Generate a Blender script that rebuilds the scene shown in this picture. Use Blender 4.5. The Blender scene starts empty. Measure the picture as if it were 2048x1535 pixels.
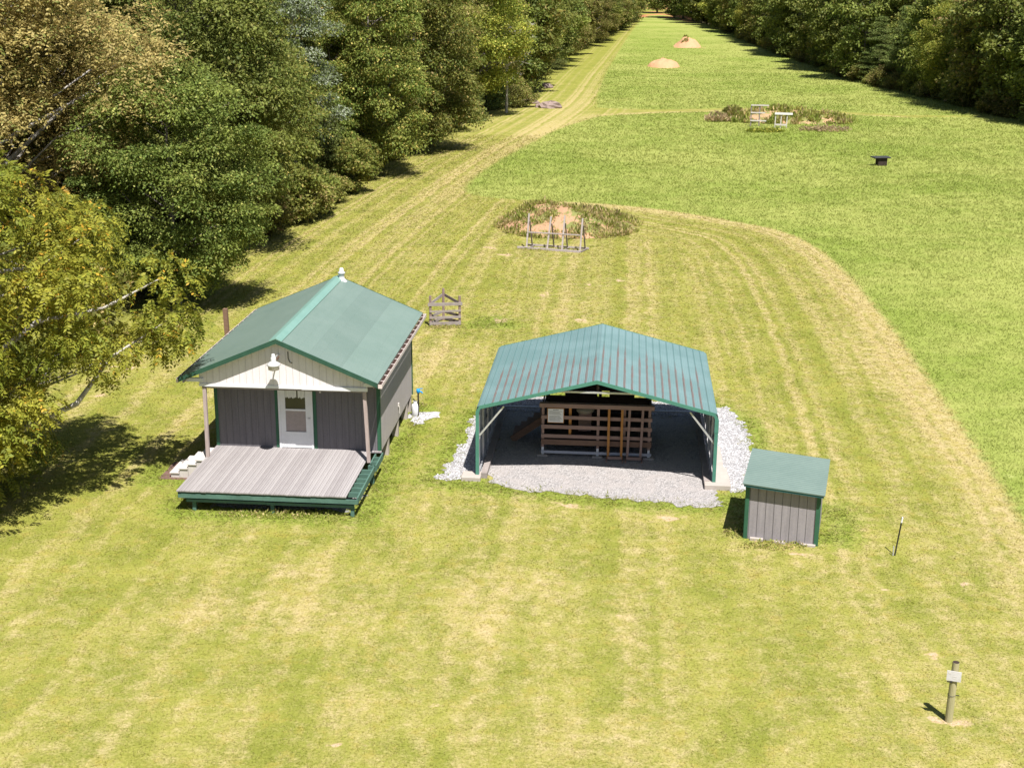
import bpy, math, random
import numpy as np
from mathutils import Vector, Matrix
SC = bpy.context.scene
C = SC.collection
RNG = np.random.default_rng(7)
random.seed(7)
PI = math.pi

# ------------------------------------------------------------------ camera
F, TH, RO, H = 2699.96, 0.2930, 0.0057, 14.5       # focal in px of a 2048 px wide frame, pitch, roll, height
cam = bpy.data.objects.new('camera', bpy.data.cameras.new('camera'))
C.objects.link(cam); SC.camera = cam
cam.data.sensor_width = 36; cam.data.lens = F / 2048 * 36
cam.data.clip_end = 6000; cam.data.clip_start = .5
_fw = Vector((0, math.cos(TH), -math.sin(TH))); _up0 = Vector((0, math.sin(TH), math.cos(TH))); _r0 = Vector((1, 0, 0))
_r = _r0 * math.cos(RO) + _up0 * math.sin(RO); _u = -_r0 * math.sin(RO) + _up0 * math.cos(RO)
M = Matrix((_r, _u, -_fw)).transposed().to_4x4(); M.translation = (0, 0, H)
cam.matrix_world = M

# ------------------------------------------------------------------ light
SUN_EL = math.radians(61.5); SX, SY = .37, -.93         # horizontal direction TOWARDS the sun
sd = Vector((SX, SY, 0)).normalized() * math.cos(SUN_EL) + Vector((0, 0, math.sin(SUN_EL)))
sun = bpy.data.objects.new('sun', bpy.data.lights.new('sun', 'SUN')); C.objects.link(sun)
sun.data.energy = 5.0; sun.data.angle = math.radians(.53); sun.data.color = (1, .968, .92)
sun.rotation_euler = sd.to_track_quat('Z', 'Y').to_euler()
W = bpy.data.worlds.new('World'); SC.world = W; W.use_nodes = True
sky = W.node_tree.nodes.new('ShaderNodeTexSky'); sky.sky_type = 'NISHITA'; sky.sun_disc = False
sky.sun_elevation = SUN_EL; sky.sun_rotation = math.atan2(SX, SY)
bg = W.node_tree.nodes['Background']; bg.inputs[1].default_value = .05
W.node_tree.links.new(sky.outputs[0], bg.inputs[0])
SC.view_settings.view_transform = 'Standard'; SC.view_settings.look = 'None'
SC.view_settings.exposure = .88; SC.view_settings.gamma = 1

# ------------------------------------------------------------------ terrain helpers
def gz(x, y):
    x = np.asarray(x, float); y = np.asarray(y, float)
    t = np.maximum(0, y - 240)
    z = .015 * t * t / (t + 40)
    z = z + .03 * (np.sin(x * .11 + 1.3) * np.sin(y * .09) ) * np.clip((y - 48) / 30, 0, 1)
    return z
def ray(px, py):
    c, s = math.cos(RO), math.sin(RO); a, b = px - 1024, py - 767.5
    X = (c * a + s * b) / F; Y = (-s * a + c * b) / F
    return X, math.cos(TH) - Y * math.sin(TH), -math.sin(TH) - Y * math.cos(TH)
def gnd(px, py, z=None):
    """where the line of sight of a photo pixel meets the ground (or the level z)"""
    X, Yf, Z = ray(px, py)
    if z is not None:
        t = (z - H) / Z; return np.array([X * t, Yf * t])
    zz = 0.
    t = -H / Z if Z < -.004 else 700.
    for _ in range(60):
        zz = float(gz(X * t, Yf * t)); t = .5 * t + .5 * min(700., (H - zz) / max(-Z, .004))
    return np.array([X * t, Yf * t])
def P(*pts): return np.array([gnd(*p) for p in pts])
def seg_dist(x, y, pl):
    """distance to polyline, signed side, arc length"""
    x = np.asarray(x, float); y = np.asarray(y, float)
    best = np.full(x.shape, 1e9); side = np.zeros(x.shape)
    for a, b in zip(pl[:-1], pl[1:]):
        d = b - a; L2 = d @ d
        t = np.clip(((x - a[0]) * d[0] + (y - a[1]) * d[1]) / L2, 0, 1)
        ex = x - a[0] - t * d[0]; ey = y - a[1] - t * d[1]
        dd = np.hypot(ex, ey); m = dd < best
        best = np.where(m, dd, best)
        side = np.where(m, np.sign(d[0] * (y - a[1]) - d[1] * (x - a[0])), side)
    return best, side
def inside(x, y, poly):
    x = np.asarray(x, float); y = np.asarray(y, float); r = np.zeros(x.shape, bool)
    n = len(poly); j = n - 1
    for i in range(n):
        xi, yi = poly[i]; xj, yj = poly[j]
        if yi != yj:
            c = ((yi > y) != (yj > y)) & (x < (xj - xi) * (y - yi) / (yj - yi) + xi); r ^= c
        j = i
    return r
def smooth(pl, n=2):
    for _ in range(n):
        q = [pl[0]]
        for a, b in zip(pl[:-1], pl[1:]): q += [a * .75 + b * .25, a * .25 + b * .75]
        q.append(pl[-1]); pl = np.array(q)
    return pl

# building frames
HA = -.0863; HO = np.array([-6.8238, 37.9393])
CA = -.0856; CO = np.array([2.4971, 37.9315])
def loc2w(l, a, o): return (o[0] + l[0] * math.cos(a) - l[1] * math.sin(a), o[1] + l[0] * math.sin(a) + l[1] * math.cos(a))

# mown / unmown boundary, outlines traced on the ground
field_edge = smooth(P((2300, 1420), (2140, 1220), (2048, 1060), (1985, 950), (1900, 830), (1800, 680), (1700, 555), (1640, 500), (1570, 462), (1450, 440), (1330, 420),
    (1200, 407), (1080, 402), (980, 396), (930, 388), (926, 372), (980, 330), (1060, 285), (1120, 255), (1200, 232)), 2)
field_low = np.vstack([field_edge, P((1320, 226), (1500, 222), (1660, 228), (1830, 236)), [[90, 150]], [[90, 15]], [[30, 12]]])
field_up_edge = smooth(P((1192, 216), (1196, 175), (1225, 120), (1262, 62), (1292, 28)), 2)
field_up = np.vstack([field_up_edge, [[150, 460]], [[150, 150]], P((1830, 231), (1660, 222), (1500, 216), (1320, 219))])
track = smooth(P((560, 640), (700, 510), (860, 390), (960, 320), (1080, 250), (1150, 205), (1185, 150), (1235, 90), (1275, 40)), 2)
left_edge = P((-300, 1300), (-60, 900), (200, 735), (330, 610), (430, 530), (520, 482), (640, 432), (760, 348), (830, 305), (900, 265), (950, 240), (1020, 212), (1040, 180), (1100, 140),
    (1120, 112), (1190, 80), (1250, 50), (1285, 22))
left_woods = np.vstack([left_edge, [[40, 460]], [[-300, 460]], [[-300, 15]]])
right_edge = P((2500, 330), (2200, 270), (2048, 242), (1900, 205), (1780, 178), (1700, 158), (1600, 120), (1510, 88), (1450, 62), (1400, 42), (1330, 30))
right_woods = np.vstack([right_edge, [[60, 460]], [[400, 460]], [[400, 100]]])
dirt_spots = [(1600, 1108, 32, 9), (1745, 1122, 16, 6), (1776, 1180, 20, 5), (1760, 1172, 15, 4), (1880, 1440, 50, 12), (1935, 1450, 26, 14), (1995, 1447, 26, 7), (1865, 1310, 30, 9), (1925, 1222, 15, 5),
    (1262, 1330, 10, 8), (845, 1390, 22, 8), (870, 1410, 22, 7), (670, 1490, 25, 8), (760, 1385, 12, 5),
    (200, 790, 22, 6), (260, 735, 60, 6), (275, 845, 22, 6), (230, 860, 14, 4), (390, 1000, 16, 22), (1230, 1235, 18, 8), (1090, 590, 14, 7), (870, 550, 10, 4), (1140, 1010, 30, 10), (1340, 1035, 50, 10),
    (1160, 640, 20, 8), (1180, 570, 8, 6), (1240, 560, 12, 8), (1000, 640, 24, 9), (980, 495, 22, 5), (1010, 510, 30, 4), (1560, 1150, 14, 4), (1620, 1010, 10, 3), (1440, 1150, 14, 5), (1925, 1170, 14, 4)]
DS = []
for px, py, rx, ry in dirt_spots:
    a = gnd(px, py); b = gnd(px + rx, py); c = gnd(px, py - ry); DS.append((a[0], a[1], abs(b[0] - a[0]) + .05, abs(c[1] - a[1]) + .05))

DRY = []
for px, py, rx, ry in [(640, 1230, 130, 60), (450, 1225, 140, 50), (595, 1145, 110, 22), (950, 1200, 70, 130), (1060, 1170, 90, 40), (1180, 1480, 120, 60), (860, 740, 60, 20), (900, 710, 90, 30), (1240, 1240, 40, 90), (1700, 690, 60, 120), (700, 1420, 80, 60)]:
    a = gnd(px, py); b = gnd(px + rx, py); c = gnd(px, py - ry); DRY.append((a[0], a[1], abs(b[0] - a[0]) + .05, abs(c[1] - a[1]) + .05))
def _ring(p, a, o): q = [loc2w(v, a, o) for v in p]; return np.array(q + [q[0]])
LUSH = [_ring([(-4.7, -.3), (-4.3, 6), (-2.8, 8.4), (3.6, 8.2), (4.95, 6), (4.7, -.2), (3.6, -1.6), (.6, -1.4), (-2.9, -.7)], CA, CO), _ring([(-2.3, -2.7), (2.8, -2.7), (2.9, 7.3), (-2.3, 7.3)], HA, HO), _ring([(4.5, -3.2), (6.6, -3.6), (6.9, -1.6), (4.7, -1.2)], CA, CO),
    _ring([(-5.6, 18.6), (-4.2, 18.6), (-5.0, 19.8)], CA, CO), _ring([(-3.9, .6), (-3.8, -.3), (-2.9, -.4)], HA, HO)]
def attrs(x, y):
    x = np.asarray(x, float); y = np.asarray(y, float)
    dl, _ = seg_dist(x, y, np.vstack([field_low[:len(field_edge) + 4]])); il = inside(x, y, field_low)
    du, _ = seg_dist(x, y, field_up); iu = inside(x, y, field_up)
    s1 = np.where(il, dl, -dl); s2 = np.where(iu, du, -du)
    fs = np.maximum(s1, s2)                                     # >0 unmown
    dt, sd_ = seg_dist(x, y, track)
    tr = dt * sd_
    dirt = np.zeros(x.shape)
    for cx, cy, rx, ry in DS:
        dirt = np.maximum(dirt, 1 - np.hypot((x - cx) / rx, (y - cy) / ry) * .7)
    dryp = np.zeros(x.shape)
    for cx, cy, rx, ry in DRY: dryp = np.maximum(dryp, np.clip(1.1 - np.hypot((x - cx) / rx, (y - cy) / ry), 0, 1))
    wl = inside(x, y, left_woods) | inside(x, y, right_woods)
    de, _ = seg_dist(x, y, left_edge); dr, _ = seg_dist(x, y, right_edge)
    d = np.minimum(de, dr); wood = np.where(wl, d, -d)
    ld = np.full(x.shape, 9.)
    m = (y > 30) & (y < 60) & (np.abs(x) < 16)
    if m.any():
        for pl_ in LUSH:
            dd, _ = seg_dist(x[m], y[m], pl_); ld[m] = np.minimum(ld[m], dd)
    return dict(dryp=dryp, lush=ld, fs=np.clip(fs, -60, 60), edge=np.clip(dl, 0, 60), tr=np.clip(tr, -60, 60), dirt=dirt, wood=np.clip(wood, -20, 20), lx=x * math.cos(CA) + y * math.sin(CA))

# ------------------------------------------------------------------ object helpers
def link(o, parent=None):
    C.objects.link(o)
    if parent: o.parent = parent
    return o
def tag(o, label=None, cat=None, group=None, kind=None):
    if label: o['label'] = label
    if cat: o['category'] = cat
    if group: o['group'] = group
    if kind: o['kind'] = kind
    return o
def empty(name, loc=(0, 0, 0), rz=0, label=None, cat=None, group=None):
    o = bpy.data.objects.new(name, None); o.empty_display_size = .3; C.objects.link(o)
    o.location = loc; o.rotation_euler = (0, 0, rz); return tag(o, label, cat, group)
class MB:
    def __init__(s): s.v = []; s.f = []; s.m = []
    def poly(s, pts, m=0):
        n = len(s.v); s.v += [tuple(p) for p in pts]; s.f.append(tuple(range(n, n + len(pts)))); s.m.append(m)
    def hexa(s, p, m=0):
        n = len(s.v); s.v += [tuple(q) for q in p]
        for f in ((0, 3, 2, 1), (4, 5, 6, 7), (0, 1, 5, 4), (1, 2, 6, 5), (2, 3, 7, 6), (3, 0, 4, 7)): s.f.append(tuple(n + i for i in f)); s.m.append(m)
        return s
    def box(s, x0, x1, y0, y1, z0, z1, m=0):
        return s.hexa([(x0, y0, z0), (x1, y0, z0), (x1, y1, z0), (x0, y1, z0), (x0, y0, z1), (x1, y0, z1), (x1, y1, z1), (x0, y1, z1)], m)
    def bar(s, a, b, w, h, m=0, up=(0, 0, 1)):
        a = Vector(a); b = Vector(b); d = (b - a).normalized(); up = Vector(up)
        if abs(d.dot(up)) > .97: up = Vector((0, 1, 0))
        r = d.cross(up).normalized() * w / 2; u = r.cross(d).normalized() * h / 2
        return s.hexa([a - r - u, a + r - u, a + r + u, a - r + u, b - r - u, b + r - u, b + r + u, b - r + u], m)
    def tube(s, pts, rad, n=8, m=0, cap=True):
        pts = [Vector(p) for p in pts]; rad = rad if hasattr(rad, '__len__') else [rad] * len(pts); base = len(s.v)
        for i, p in enumerate(pts):
            d = (pts[min(i + 1, len(pts) - 1)] - pts[max(i - 1, 0)]).normalized()
            up = Vector((0, 0, 1)) if abs(d.z) < .9 else Vector((1, 0, 0))
            r = d.cross(up).normalized(); u = r.cross(d)
            for k in range(n):
                a = 2 * PI * k / n; s.v.append(tuple(p + (r * math.cos(a) + u * math.sin(a)) * rad[i]))
        for i in range(len(pts) - 1):
            for k in range(n):
                k2 = (k + 1) % n; s.f.append((base + i * n + k, base + i * n + k2, base + (i + 1) * n + k2, base + (i + 1) * n + k)); s.m.append(m)
        if cap:
            s.f.append(tuple(base + k for k in reversed(range(n)))); s.m.append(m)
            e = base + (len(pts) - 1) * n; s.f.append(tuple(e + k for k in range(n))); s.m.append(m)
        return s
    def lathe(s, prof, c=(0, 0, 0), n=16, m=0):
        base = len(s.v)
        for r, z in prof:
            for k in range(n): a = 2 * PI * k / n; s.v.append((c[0] + r * math.cos(a), c[1] + r * math.sin(a), c[2] + z))
        for i in range(len(prof) - 1):
            for k in range(n):
                k2 = (k + 1) % n; s.f.append((base + i * n + k, base + i * n + k2, base + (i + 1) * n + k2, base + (i + 1) * n + k)); s.m.append(m)
        return s
    def build(s, name, mats, parent=None, loc=None, bevel=0, smooth_=False):
        me = bpy.data.meshes.new(name); me.from_pydata(s.v, [], s.f)
        if not isinstance(mats, (list, tuple)): mats = [mats]
        for m in mats: me.materials.append(m)
        me.polygons.foreach_set('material_index', s.m)
        if smooth_: me.polygons.foreach_set('use_smooth', [True] * len(s.f))
        me.update(); o = bpy.data.objects.new(name, me); link(o, parent)
        if loc is not None: o.location = loc
        if bevel:
            b = o.modifiers.new('bevel', 'BEVEL'); b.width = bevel; b.segments = 1; b.limit_method = 'ANGLE'
        return o
def np_mesh(name, V, Fc, mats, fattr=None, vattr=None, smooth_=False):
    """V (n,3), Fc (m,k) with k = 3 or 4"""
    me = bpy.data.meshes.new(name); n, k = Fc.shape
    me.vertices.add(len(V)); me.vertices.foreach_set('co', np.ascontiguousarray(V, np.float32).ravel())
    me.loops.add(n * k); me.loops.foreach_set('vertex_index', np.ascontiguousarray(Fc, np.int32).ravel())
    me.polygons.add(n); me.polygons.foreach_set('loop_start', np.arange(0, n * k, k, dtype=np.int32))
    me.update(calc_edges=True)
    if smooth_: me.polygons.foreach_set('use_smooth', np.ones(n, bool))
    else: me.polygons.foreach_set('use_smooth', np.zeros(n, bool))
    for m in (mats if isinstance(mats, (list, tuple)) else [mats]): me.materials.append(m)
    for dom, dct in (('FACE', fattr), ('POINT', vattr)):
        for nm, val in (dct or {}).items():
            a = me.attributes.new(nm, 'FLOAT', dom); a.data.foreach_set('value', np.ascontiguousarray(val, np.float32))
    return me

# ------------------------------------------------------------------ materials
class NT:
    def __init__(s, name):
        s.mat = bpy.data.materials.new(name); s.mat.use_nodes = True; s.t = s.mat.node_tree; s.N = s.t.nodes; s.bs = s.N['Principled BSDF']; s.out = s.N['Material Output']
        s.bs.inputs['Roughness'].default_value = .8; s.bs.inputs['Specular IOR Level'].default_value = .3
    def n(s, typ, **kw):
        nd = s.N.new(typ)
        for k, v in kw.items(): setattr(nd, k, v)
        return nd
    def put(s, nd, i, v):
        if hasattr(v, 'is_output') or isinstance(v, bpy.types.NodeSocket): s.t.links.new(v, nd.inputs[i])
        elif v is not None: nd.inputs[i].default_value = v
    def math(s, op, a, b=None, c=None, clamp=False):
        nd = s.n('ShaderNodeMath', operation=op, use_clamp=clamp); s.put(nd, 0, a); s.put(nd, 1, b)
        if c is not None: s.put(nd, 2, c)
        return nd.outputs[0]
    def pos(s): return s.n('ShaderNodeNewGeometry').outputs['Position']
    def obj(s): return s.n('ShaderNodeTexCoord').outputs['Object']
    def mapping(s, v, scale=(1, 1, 1), rot=(0, 0, 0)):
        nd = s.n('ShaderNodeMapping'); s.put(nd, 0, v); nd.inputs['Scale'].default_value = scale; nd.inputs['Rotation'].default_value = rot; return nd.outputs[0]
    def noise(s, v, sc, det=3, rough=.55, dist=0):
        nd = s.n('ShaderNodeTexNoise'); s.put(nd, 'Vector', v); nd.inputs['Scale'].default_value = sc; nd.inputs['Detail'].default_value = det
        nd.inputs['Roughness'].default_value = rough; nd.inputs['Distortion'].default_value = dist; return nd.outputs[0]
    def attr(s, name): return s.n('ShaderNodeAttribute', attribute_name=name).outputs['Fac']
    def ramp(s, f, a, b, c0=0., c1=1.):
        nd = s.n('ShaderNodeMapRange', interpolation_type='SMOOTHSTEP'); s.put(nd, 0, f); nd.inputs[1].default_value = a; nd.inputs[2].default_value = b
        nd.inputs[3].default_value = c0; nd.inputs[4].default_value = c1; return nd.outputs[0]
    def mix(s, f, a, b, mode='MIX'):
        nd = s.n('ShaderNodeMix', data_type='RGBA', blend_type=mode)
        s.put(nd, 0, f)
        for i, v in ((6, a), (7, b)):
            if isinstance(v, tuple): v = (*v[:3], 1)
            s.put(nd, i, v)
        return nd.outputs[2]
    def bump(s, h, strength=.5, dist=.02):
        nd = s.n('ShaderNodeBump'); s.put(nd, 'Height', h); nd.inputs['Strength'].default_value = strength; nd.inputs['Distance'].default_value = dist
        s.t.links.new(nd.outputs[0], s.bs.inputs['Normal']); return nd
    def col(s, c): s.put(s.bs, 'Base Color', (*c, 1) if isinstance(c, tuple) else c)
    def sep(s, v):
        nd = s.n('ShaderNodeSeparateXYZ'); s.put(nd, 0, v); return nd.outputs

def weathered(name, c, c2=None, rough=.75, sc=3., stretch=(1, 1, 1), metal=0, amt=.5, bump=.15, spec=.3):
    m = NT(name); o = m.obj(); v = m.mapping(o, stretch)
    c2 = c2 or tuple(k * .72 for k in c)
    n1 = m.noise(v, sc, 5, .65); n2 = m.noise(v, sc * 9, 3, .6)
    f = m.math('ADD', m.math('MULTIPLY', n1, .65), m.math('MULTIPLY', n2, .35))
    m.col(m.mix(m.ramp(f, .5 - amt * .35, .5 + amt * .35), c, c2)); m.bs.inputs['Roughness'].default_value = rough
    m.bs.inputs['Metallic'].default_value = metal; m.bs.inputs['Specular IOR Level'].default_value = spec
    if bump: m.bump(f, bump, .01)
    return m.mat

def mat_ground(name, blade=False):
    m = NT(name); p = m.pos(); X, Y, Z = m.sep(p)
    flat = m.n('ShaderNodeCombineXYZ'); m.put(flat, 0, X); m.put(flat, 1, Y); fp = flat.outputs[0]
    fs = m.attr('fs'); edge = m.attr('edge'); tr = m.attr('tr'); lx = m.attr('lx'); dirt = m.attr('dirt'); wood = m.attr('wood')
    nA = m.noise(fp, .13, 3, .6); nB = m.noise(fp, .55, 4, .6); nC = m.noise(fp, 2.6, 4, .65); nD = m.noise(fp, 14, 3, .7); nE = m.noise(fp, 38, 2, .7)
    edgej = m.math('ADD', fs, m.math('MULTIPLY', m.math('SUBTRACT', nC, .5), 1.1))
    fieldm = m.ramp(edgej, -.15, .35)
    # mowing stripes: along the loop edge, along the track, and up the range
    def stripes(u, w, jit, sc):
        uu = m.math('ADD', u, m.math('MULTIPLY', m.math('SUBTRACT', nB, .5), jit))
        nd = m.n('ShaderNodeTexNoise', noise_dimensions='1D'); m.put(nd, 'W', m.math('MULTIPLY', uu, sc)); nd.inputs['Detail'].default_value = 1.; nd.inputs['Roughness'].default_value = .55
        return m.ramp(nd.outputs[0], .27, .75)
    sE = stripes(edge, 1, .8, .30); sT = stripes(tr, 1, .6, .36); sX = stripes(lx, 1, 1.2, .25)
    tmask = m.math('MULTIPLY', m.ramp(m.math('ABSOLUTE', tr), 8.5, 6), m.ramp(Y, 46, 58))
    emask = m.math('MULTIPLY', m.ramp(edge, 9.5, 6), m.ramp(X, -1, 4))
    st = m.mix(m.ramp(Y, 26, 46, .5, .85), nB, sX)
    emask = m.math('MULTIPLY', emask, m.ramp(Y, 26, 44, .35, 1)); st = m.mix(emask, st, sE); st = m.mix(tmask, st, sT)
    dry = m.math('ADD', m.math('MULTIPLY', st, .36), m.math('ADD', m.math('MULTIPLY', nA, .34), m.math('ADD', m.math('MULTIPLY', m.math('SUBTRACT', nC, .5), .55), m.math('MULTIPLY', m.math('SUBTRACT', nD, .5), .5))))
    centre = m.math('MULTIPLY', m.ramp(m.math('ABSOLUTE', m.math('ADD', tr, .6)), 2.2, .3), m.ramp(Y, 60, 95))
    dry = m.math('ADD', dry, m.math('MULTIPLY', centre, .16))
    dry = m.math('ADD', dry, m.math('MULTIPLY', m.ramp(edge, 3.2, .2), m.math('MULTIPLY', emask, .20)))
    dry = m.math('ADD', dry, m.ramp(m.math('ABSOLUTE', m.math('SUBTRACT', X, 3.)), 22, 4, 0, .07))
    dry = m.math('SUBTRACT', m.math('ADD', dry, m.math('MULTIPLY', m.attr('dryp'), .16)), m.ramp(Y, 140, 230, .03, .16))
    green = m.mix(m.ramp(nB, .3, .7), GREEN_A, GREEN_B)
    straw = m.mix(m.ramp(nC, .3, .7), STRAW_A, STRAW_B)
    lawn = m.mix(m.ramp(dry, .22, .72), green, straw)
    lawn = m.mix(m.ramp(m.noise(fp, 1.7, 4, .7), .52, .68, 0, .45), lawn, (.29, .235, .05))
    lush = m.attr('lush'); lu = m.math('MULTIPLY', m.ramp(m.math('ADD', lush, m.math('MULTIPLY', m.math('SUBTRACT', nC, .5), 1.6)), 1.1, .15), m.ramp(nB, .3, .55, .45, 1))
    lawn = m.mix(m.math('MULTIPLY', lu, .8), lawn, m.mix(nD, (.12, .175, .022), (.21, .25, .04)))
    soil = m.mix(nD, (.42, .28, .18), (.52, .38, .27))
    dm = m.ramp(m.math('ADD', dirt, m.math('MULTIPLY', m.math('SUBTRACT', nC, .5), 1.5)), .55, .85)
    dm2 = m.math('MULTIPLY', m.ramp(m.noise(fp, 1.1, 5, .7), .70, .76), m.ramp(nA, .35, .6))
    dmx = m.math('MULTIPLY', m.math('MAXIMUM', dm, m.math('MULTIPLY', dm2, .6)), .8)
    lawn = m.mix(dmx, lawn, soil)
    fld = m.mix(m.ramp(m.math('ADD', m.math('MULTIPLY', m.noise(fp, .05, 4, .65), .7), m.math('MULTIPLY', nB, .3)), .36, .62), FIELD_A, FIELD_B)
    fld = m.mix(m.ramp(nC, .55, .8, 0, .45), fld, FIELD_C)
    c = m.mix(fieldm, lawn, fld)
    far_soil = m.math('MULTIPLY', m.ramp(Y, 395, 420), m.ramp(m.noise(fp, .06, 3), .5, .56))
    c = m.mix(far_soil, c, (.42, .20, .09))
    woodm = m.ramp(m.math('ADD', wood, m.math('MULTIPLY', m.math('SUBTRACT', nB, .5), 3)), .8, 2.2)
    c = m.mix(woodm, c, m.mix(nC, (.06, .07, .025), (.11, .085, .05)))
    if blade:
        v = m.attr('v')
        c = m.mix(m.ramp(v, .6, .9, 0, .5), c, m.mix(fieldm, STRAW_B, FIELD_C)); c = m.mix(m.ramp(v, .3, .1, 0, .22), c, m.mix(fieldm, (.30, .24, .04), (.24, .29, .04)))
        b = m.ramp(v, 0, 1, .92, 1.25)
        hsv = m.n('ShaderNodeHueSaturation'); m.put(hsv, 'Value', b); m.put(hsv, 'Color', c); c = hsv.outputs[0]
        df = m.n('ShaderNodeBsdfDiffuse'); m.put(df, 'Color', c); tl = m.n('ShaderNodeBsdfTranslucent'); m.put(tl, 'Color', c)
        mx = m.n('ShaderNodeMixShader'); mx.inputs[0].default_value = .5; m.t.links.new(df.outputs[0], mx.inputs[1]); m.t.links.new(tl.outputs[0], mx.inputs[2])
        m.t.links.new(mx.outputs[0], m.out.inputs[0])
    else:
        g = m.math('ADD', m.math('MULTIPLY', nD, .6), m.math('MULTIPLY', nE, .4))
        hsv = m.n('ShaderNodeHueSaturation'); m.put(hsv, 'Value', m.ramp(g, .3, .7, .82, 1.15)); m.put(hsv, 'Color', c); c = hsv.outputs[0]
        m.col(c); m.bs.inputs['Roughness'].default_value = .95; m.bs.inputs['Specular IOR Level'].default_value = .1; m.bump(g, .4, .04)
    return m.mat
GREEN_A, GREEN_B = (.17, .185, .030), (.245, .24, .050)
STRAW_A, STRAW_B = (.335, .275, .095), (.405, .325, .165)
FIELD_A, FIELD_B, FIELD_C = (.18, .228, .04), (.28, .30, .08), (.40, .40, .16)
M_ground = mat_ground('ground'); M_blade = mat_ground('grass_blade', True)

def mat_leaf(name, a, b, c, cf=.12, trans=.35, rnd=.22):
    """a/b two base greens, c an accent that a fraction cf of leaves take"""
    m = NT(name); v = m.attr('v'); w = m.attr('w')
    oi = m.n('ShaderNodeObjectInfo').outputs['Random']
    col = m.mix(w, a, b); col = m.mix(m.ramp(v, 1 - cf - .03, 1 - cf + .03), col, c)
    hs = m.n('ShaderNodeHueSaturation'); m.put(hs, 'Hue', m.ramp(oi, 0, 1, .5 - rnd * .07, .5 + rnd * .02)); m.put(hs, 'Value', m.math('MULTIPLY', m.ramp(oi, 0, 1, 1 - rnd, 1 + rnd), m.ramp(m.math('FRACT', m.math('MULTIPLY', v, 7.3)), 0, 1, .75, 1.25)))
    m.put(hs, 'Color', col); col = hs.outputs[0]
    m.col(col); m.bs.inputs['Roughness'].default_value = .55; m.bs.inputs['Specular IOR Level'].default_value = .18
    tl = m.n('ShaderNodeBsdfTranslucent'); hs2 = m.n('ShaderNodeHueSaturation'); m.put(hs2, 'Color', col); hs2.inputs['Value'].default_value = 1.3; hs2.inputs['Hue'].default_value = .483; m.put(tl, 'Color', hs2.outputs[0])
    mx = m.n('ShaderNodeMixShader'); mx.inputs[0].default_value = trans; m.t.links.new(m.bs.outputs[0], mx.inputs[1]); m.t.links.new(tl.outputs[0], mx.inputs[2]); m.t.links.new(mx.outputs[0], m.out.inputs[0])
    return m.mat
L_walnut = mat_leaf('walnut_leaf', (.145, .175, .022), (.30, .285, .038), (.50, .30, .04), .10, .38, .05)
L_gold = mat_leaf('tan_leaf', (.31, .262, .08), (.47, .39, .14), (.20, .23, .06), .25, .35, .08)
L_dark = mat_leaf('dark_leaf', (0.092, 0.127, 0.026), (0.183, 0.213, 0.047), (0.294, 0.288, 0.082), .08)
L_mid = mat_leaf('mid_leaf', (0.104, 0.144, 0.026), (0.196, 0.213, 0.047), (0.391, 0.323, 0.093), .10)
L_olive = mat_leaf('olive_leaf', (0.122, 0.133, 0.029), (0.214, 0.213, 0.052), (0.367, 0.276, 0.116), .14)
L_bright = mat_leaf('bright_leaf', (0.138, 0.175, 0.025), (0.247, 0.265, 0.046), (0.483, 0.428, 0.092), .12)
L_cedar = mat_leaf('cedar_leaf', (.10, .14, .035), (.165, .20, .055), (.22, .2, .08), .06, .2)
L_silver = mat_leaf('silver_leaf', (.18, .21, .14), (.34, .37, .28), (.14, .18, .06), .45, .25, .05)
L_weed = mat_leaf('weed_leaf', (.20, .25, .045), (.36, .35, .10), (.46, .37, .18), .28, .45, .1)
M_bark = weathered('bark', (.26, .23, .20), (.11, .09, .075), .9, 4, (1, 1, .25), bump=.6)
M_palebark = weathered('pale_bark', (.48, .45, .41), (.25, .22, .19), .9, 5, bump=.4)

# ------------------------------------------------------------------ ground sheet
def axis(lo, hi, f0, f1, fine, g=1.09):
    a = list(np.arange(f0, f1 + 1e-6, fine)); s = fine; x = a[0]
    while x > lo: s *= g; x -= s; a.insert(0, x)
    s = fine; x = a[-1]
    while x < hi: s *= g; x += s; a.append(x)
    return np.array(a)
gx = axis(-2500, 2500, -22, 26, .3, 1.045); gy = axis(-1500, 3500, 18, 72, .3, 1.03)
GX, GY = np.meshgrid(gx, gy); A = attrs(GX.ravel(), GY.ravel())
Zg = gz(GX, GY).ravel()
rw_ = inside(GX.ravel(), GY.ravel(), right_woods); Zg = Zg - np.where(rw_, np.clip(A['wood'], 0, 8) * .38, 0)
idx = np.arange(len(gx) * len(gy)).reshape(len(gy), len(gx))
Fg = np.stack([idx[:-1, :-1], idx[:-1, 1:], idx[1:, 1:], idx[1:, :-1]], -1).reshape(-1, 4)
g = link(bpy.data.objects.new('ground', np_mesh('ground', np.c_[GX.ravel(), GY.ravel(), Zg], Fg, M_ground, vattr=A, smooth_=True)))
tag(g, 'mown lawn and taller green field around the buildings', kind='structure')

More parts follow.
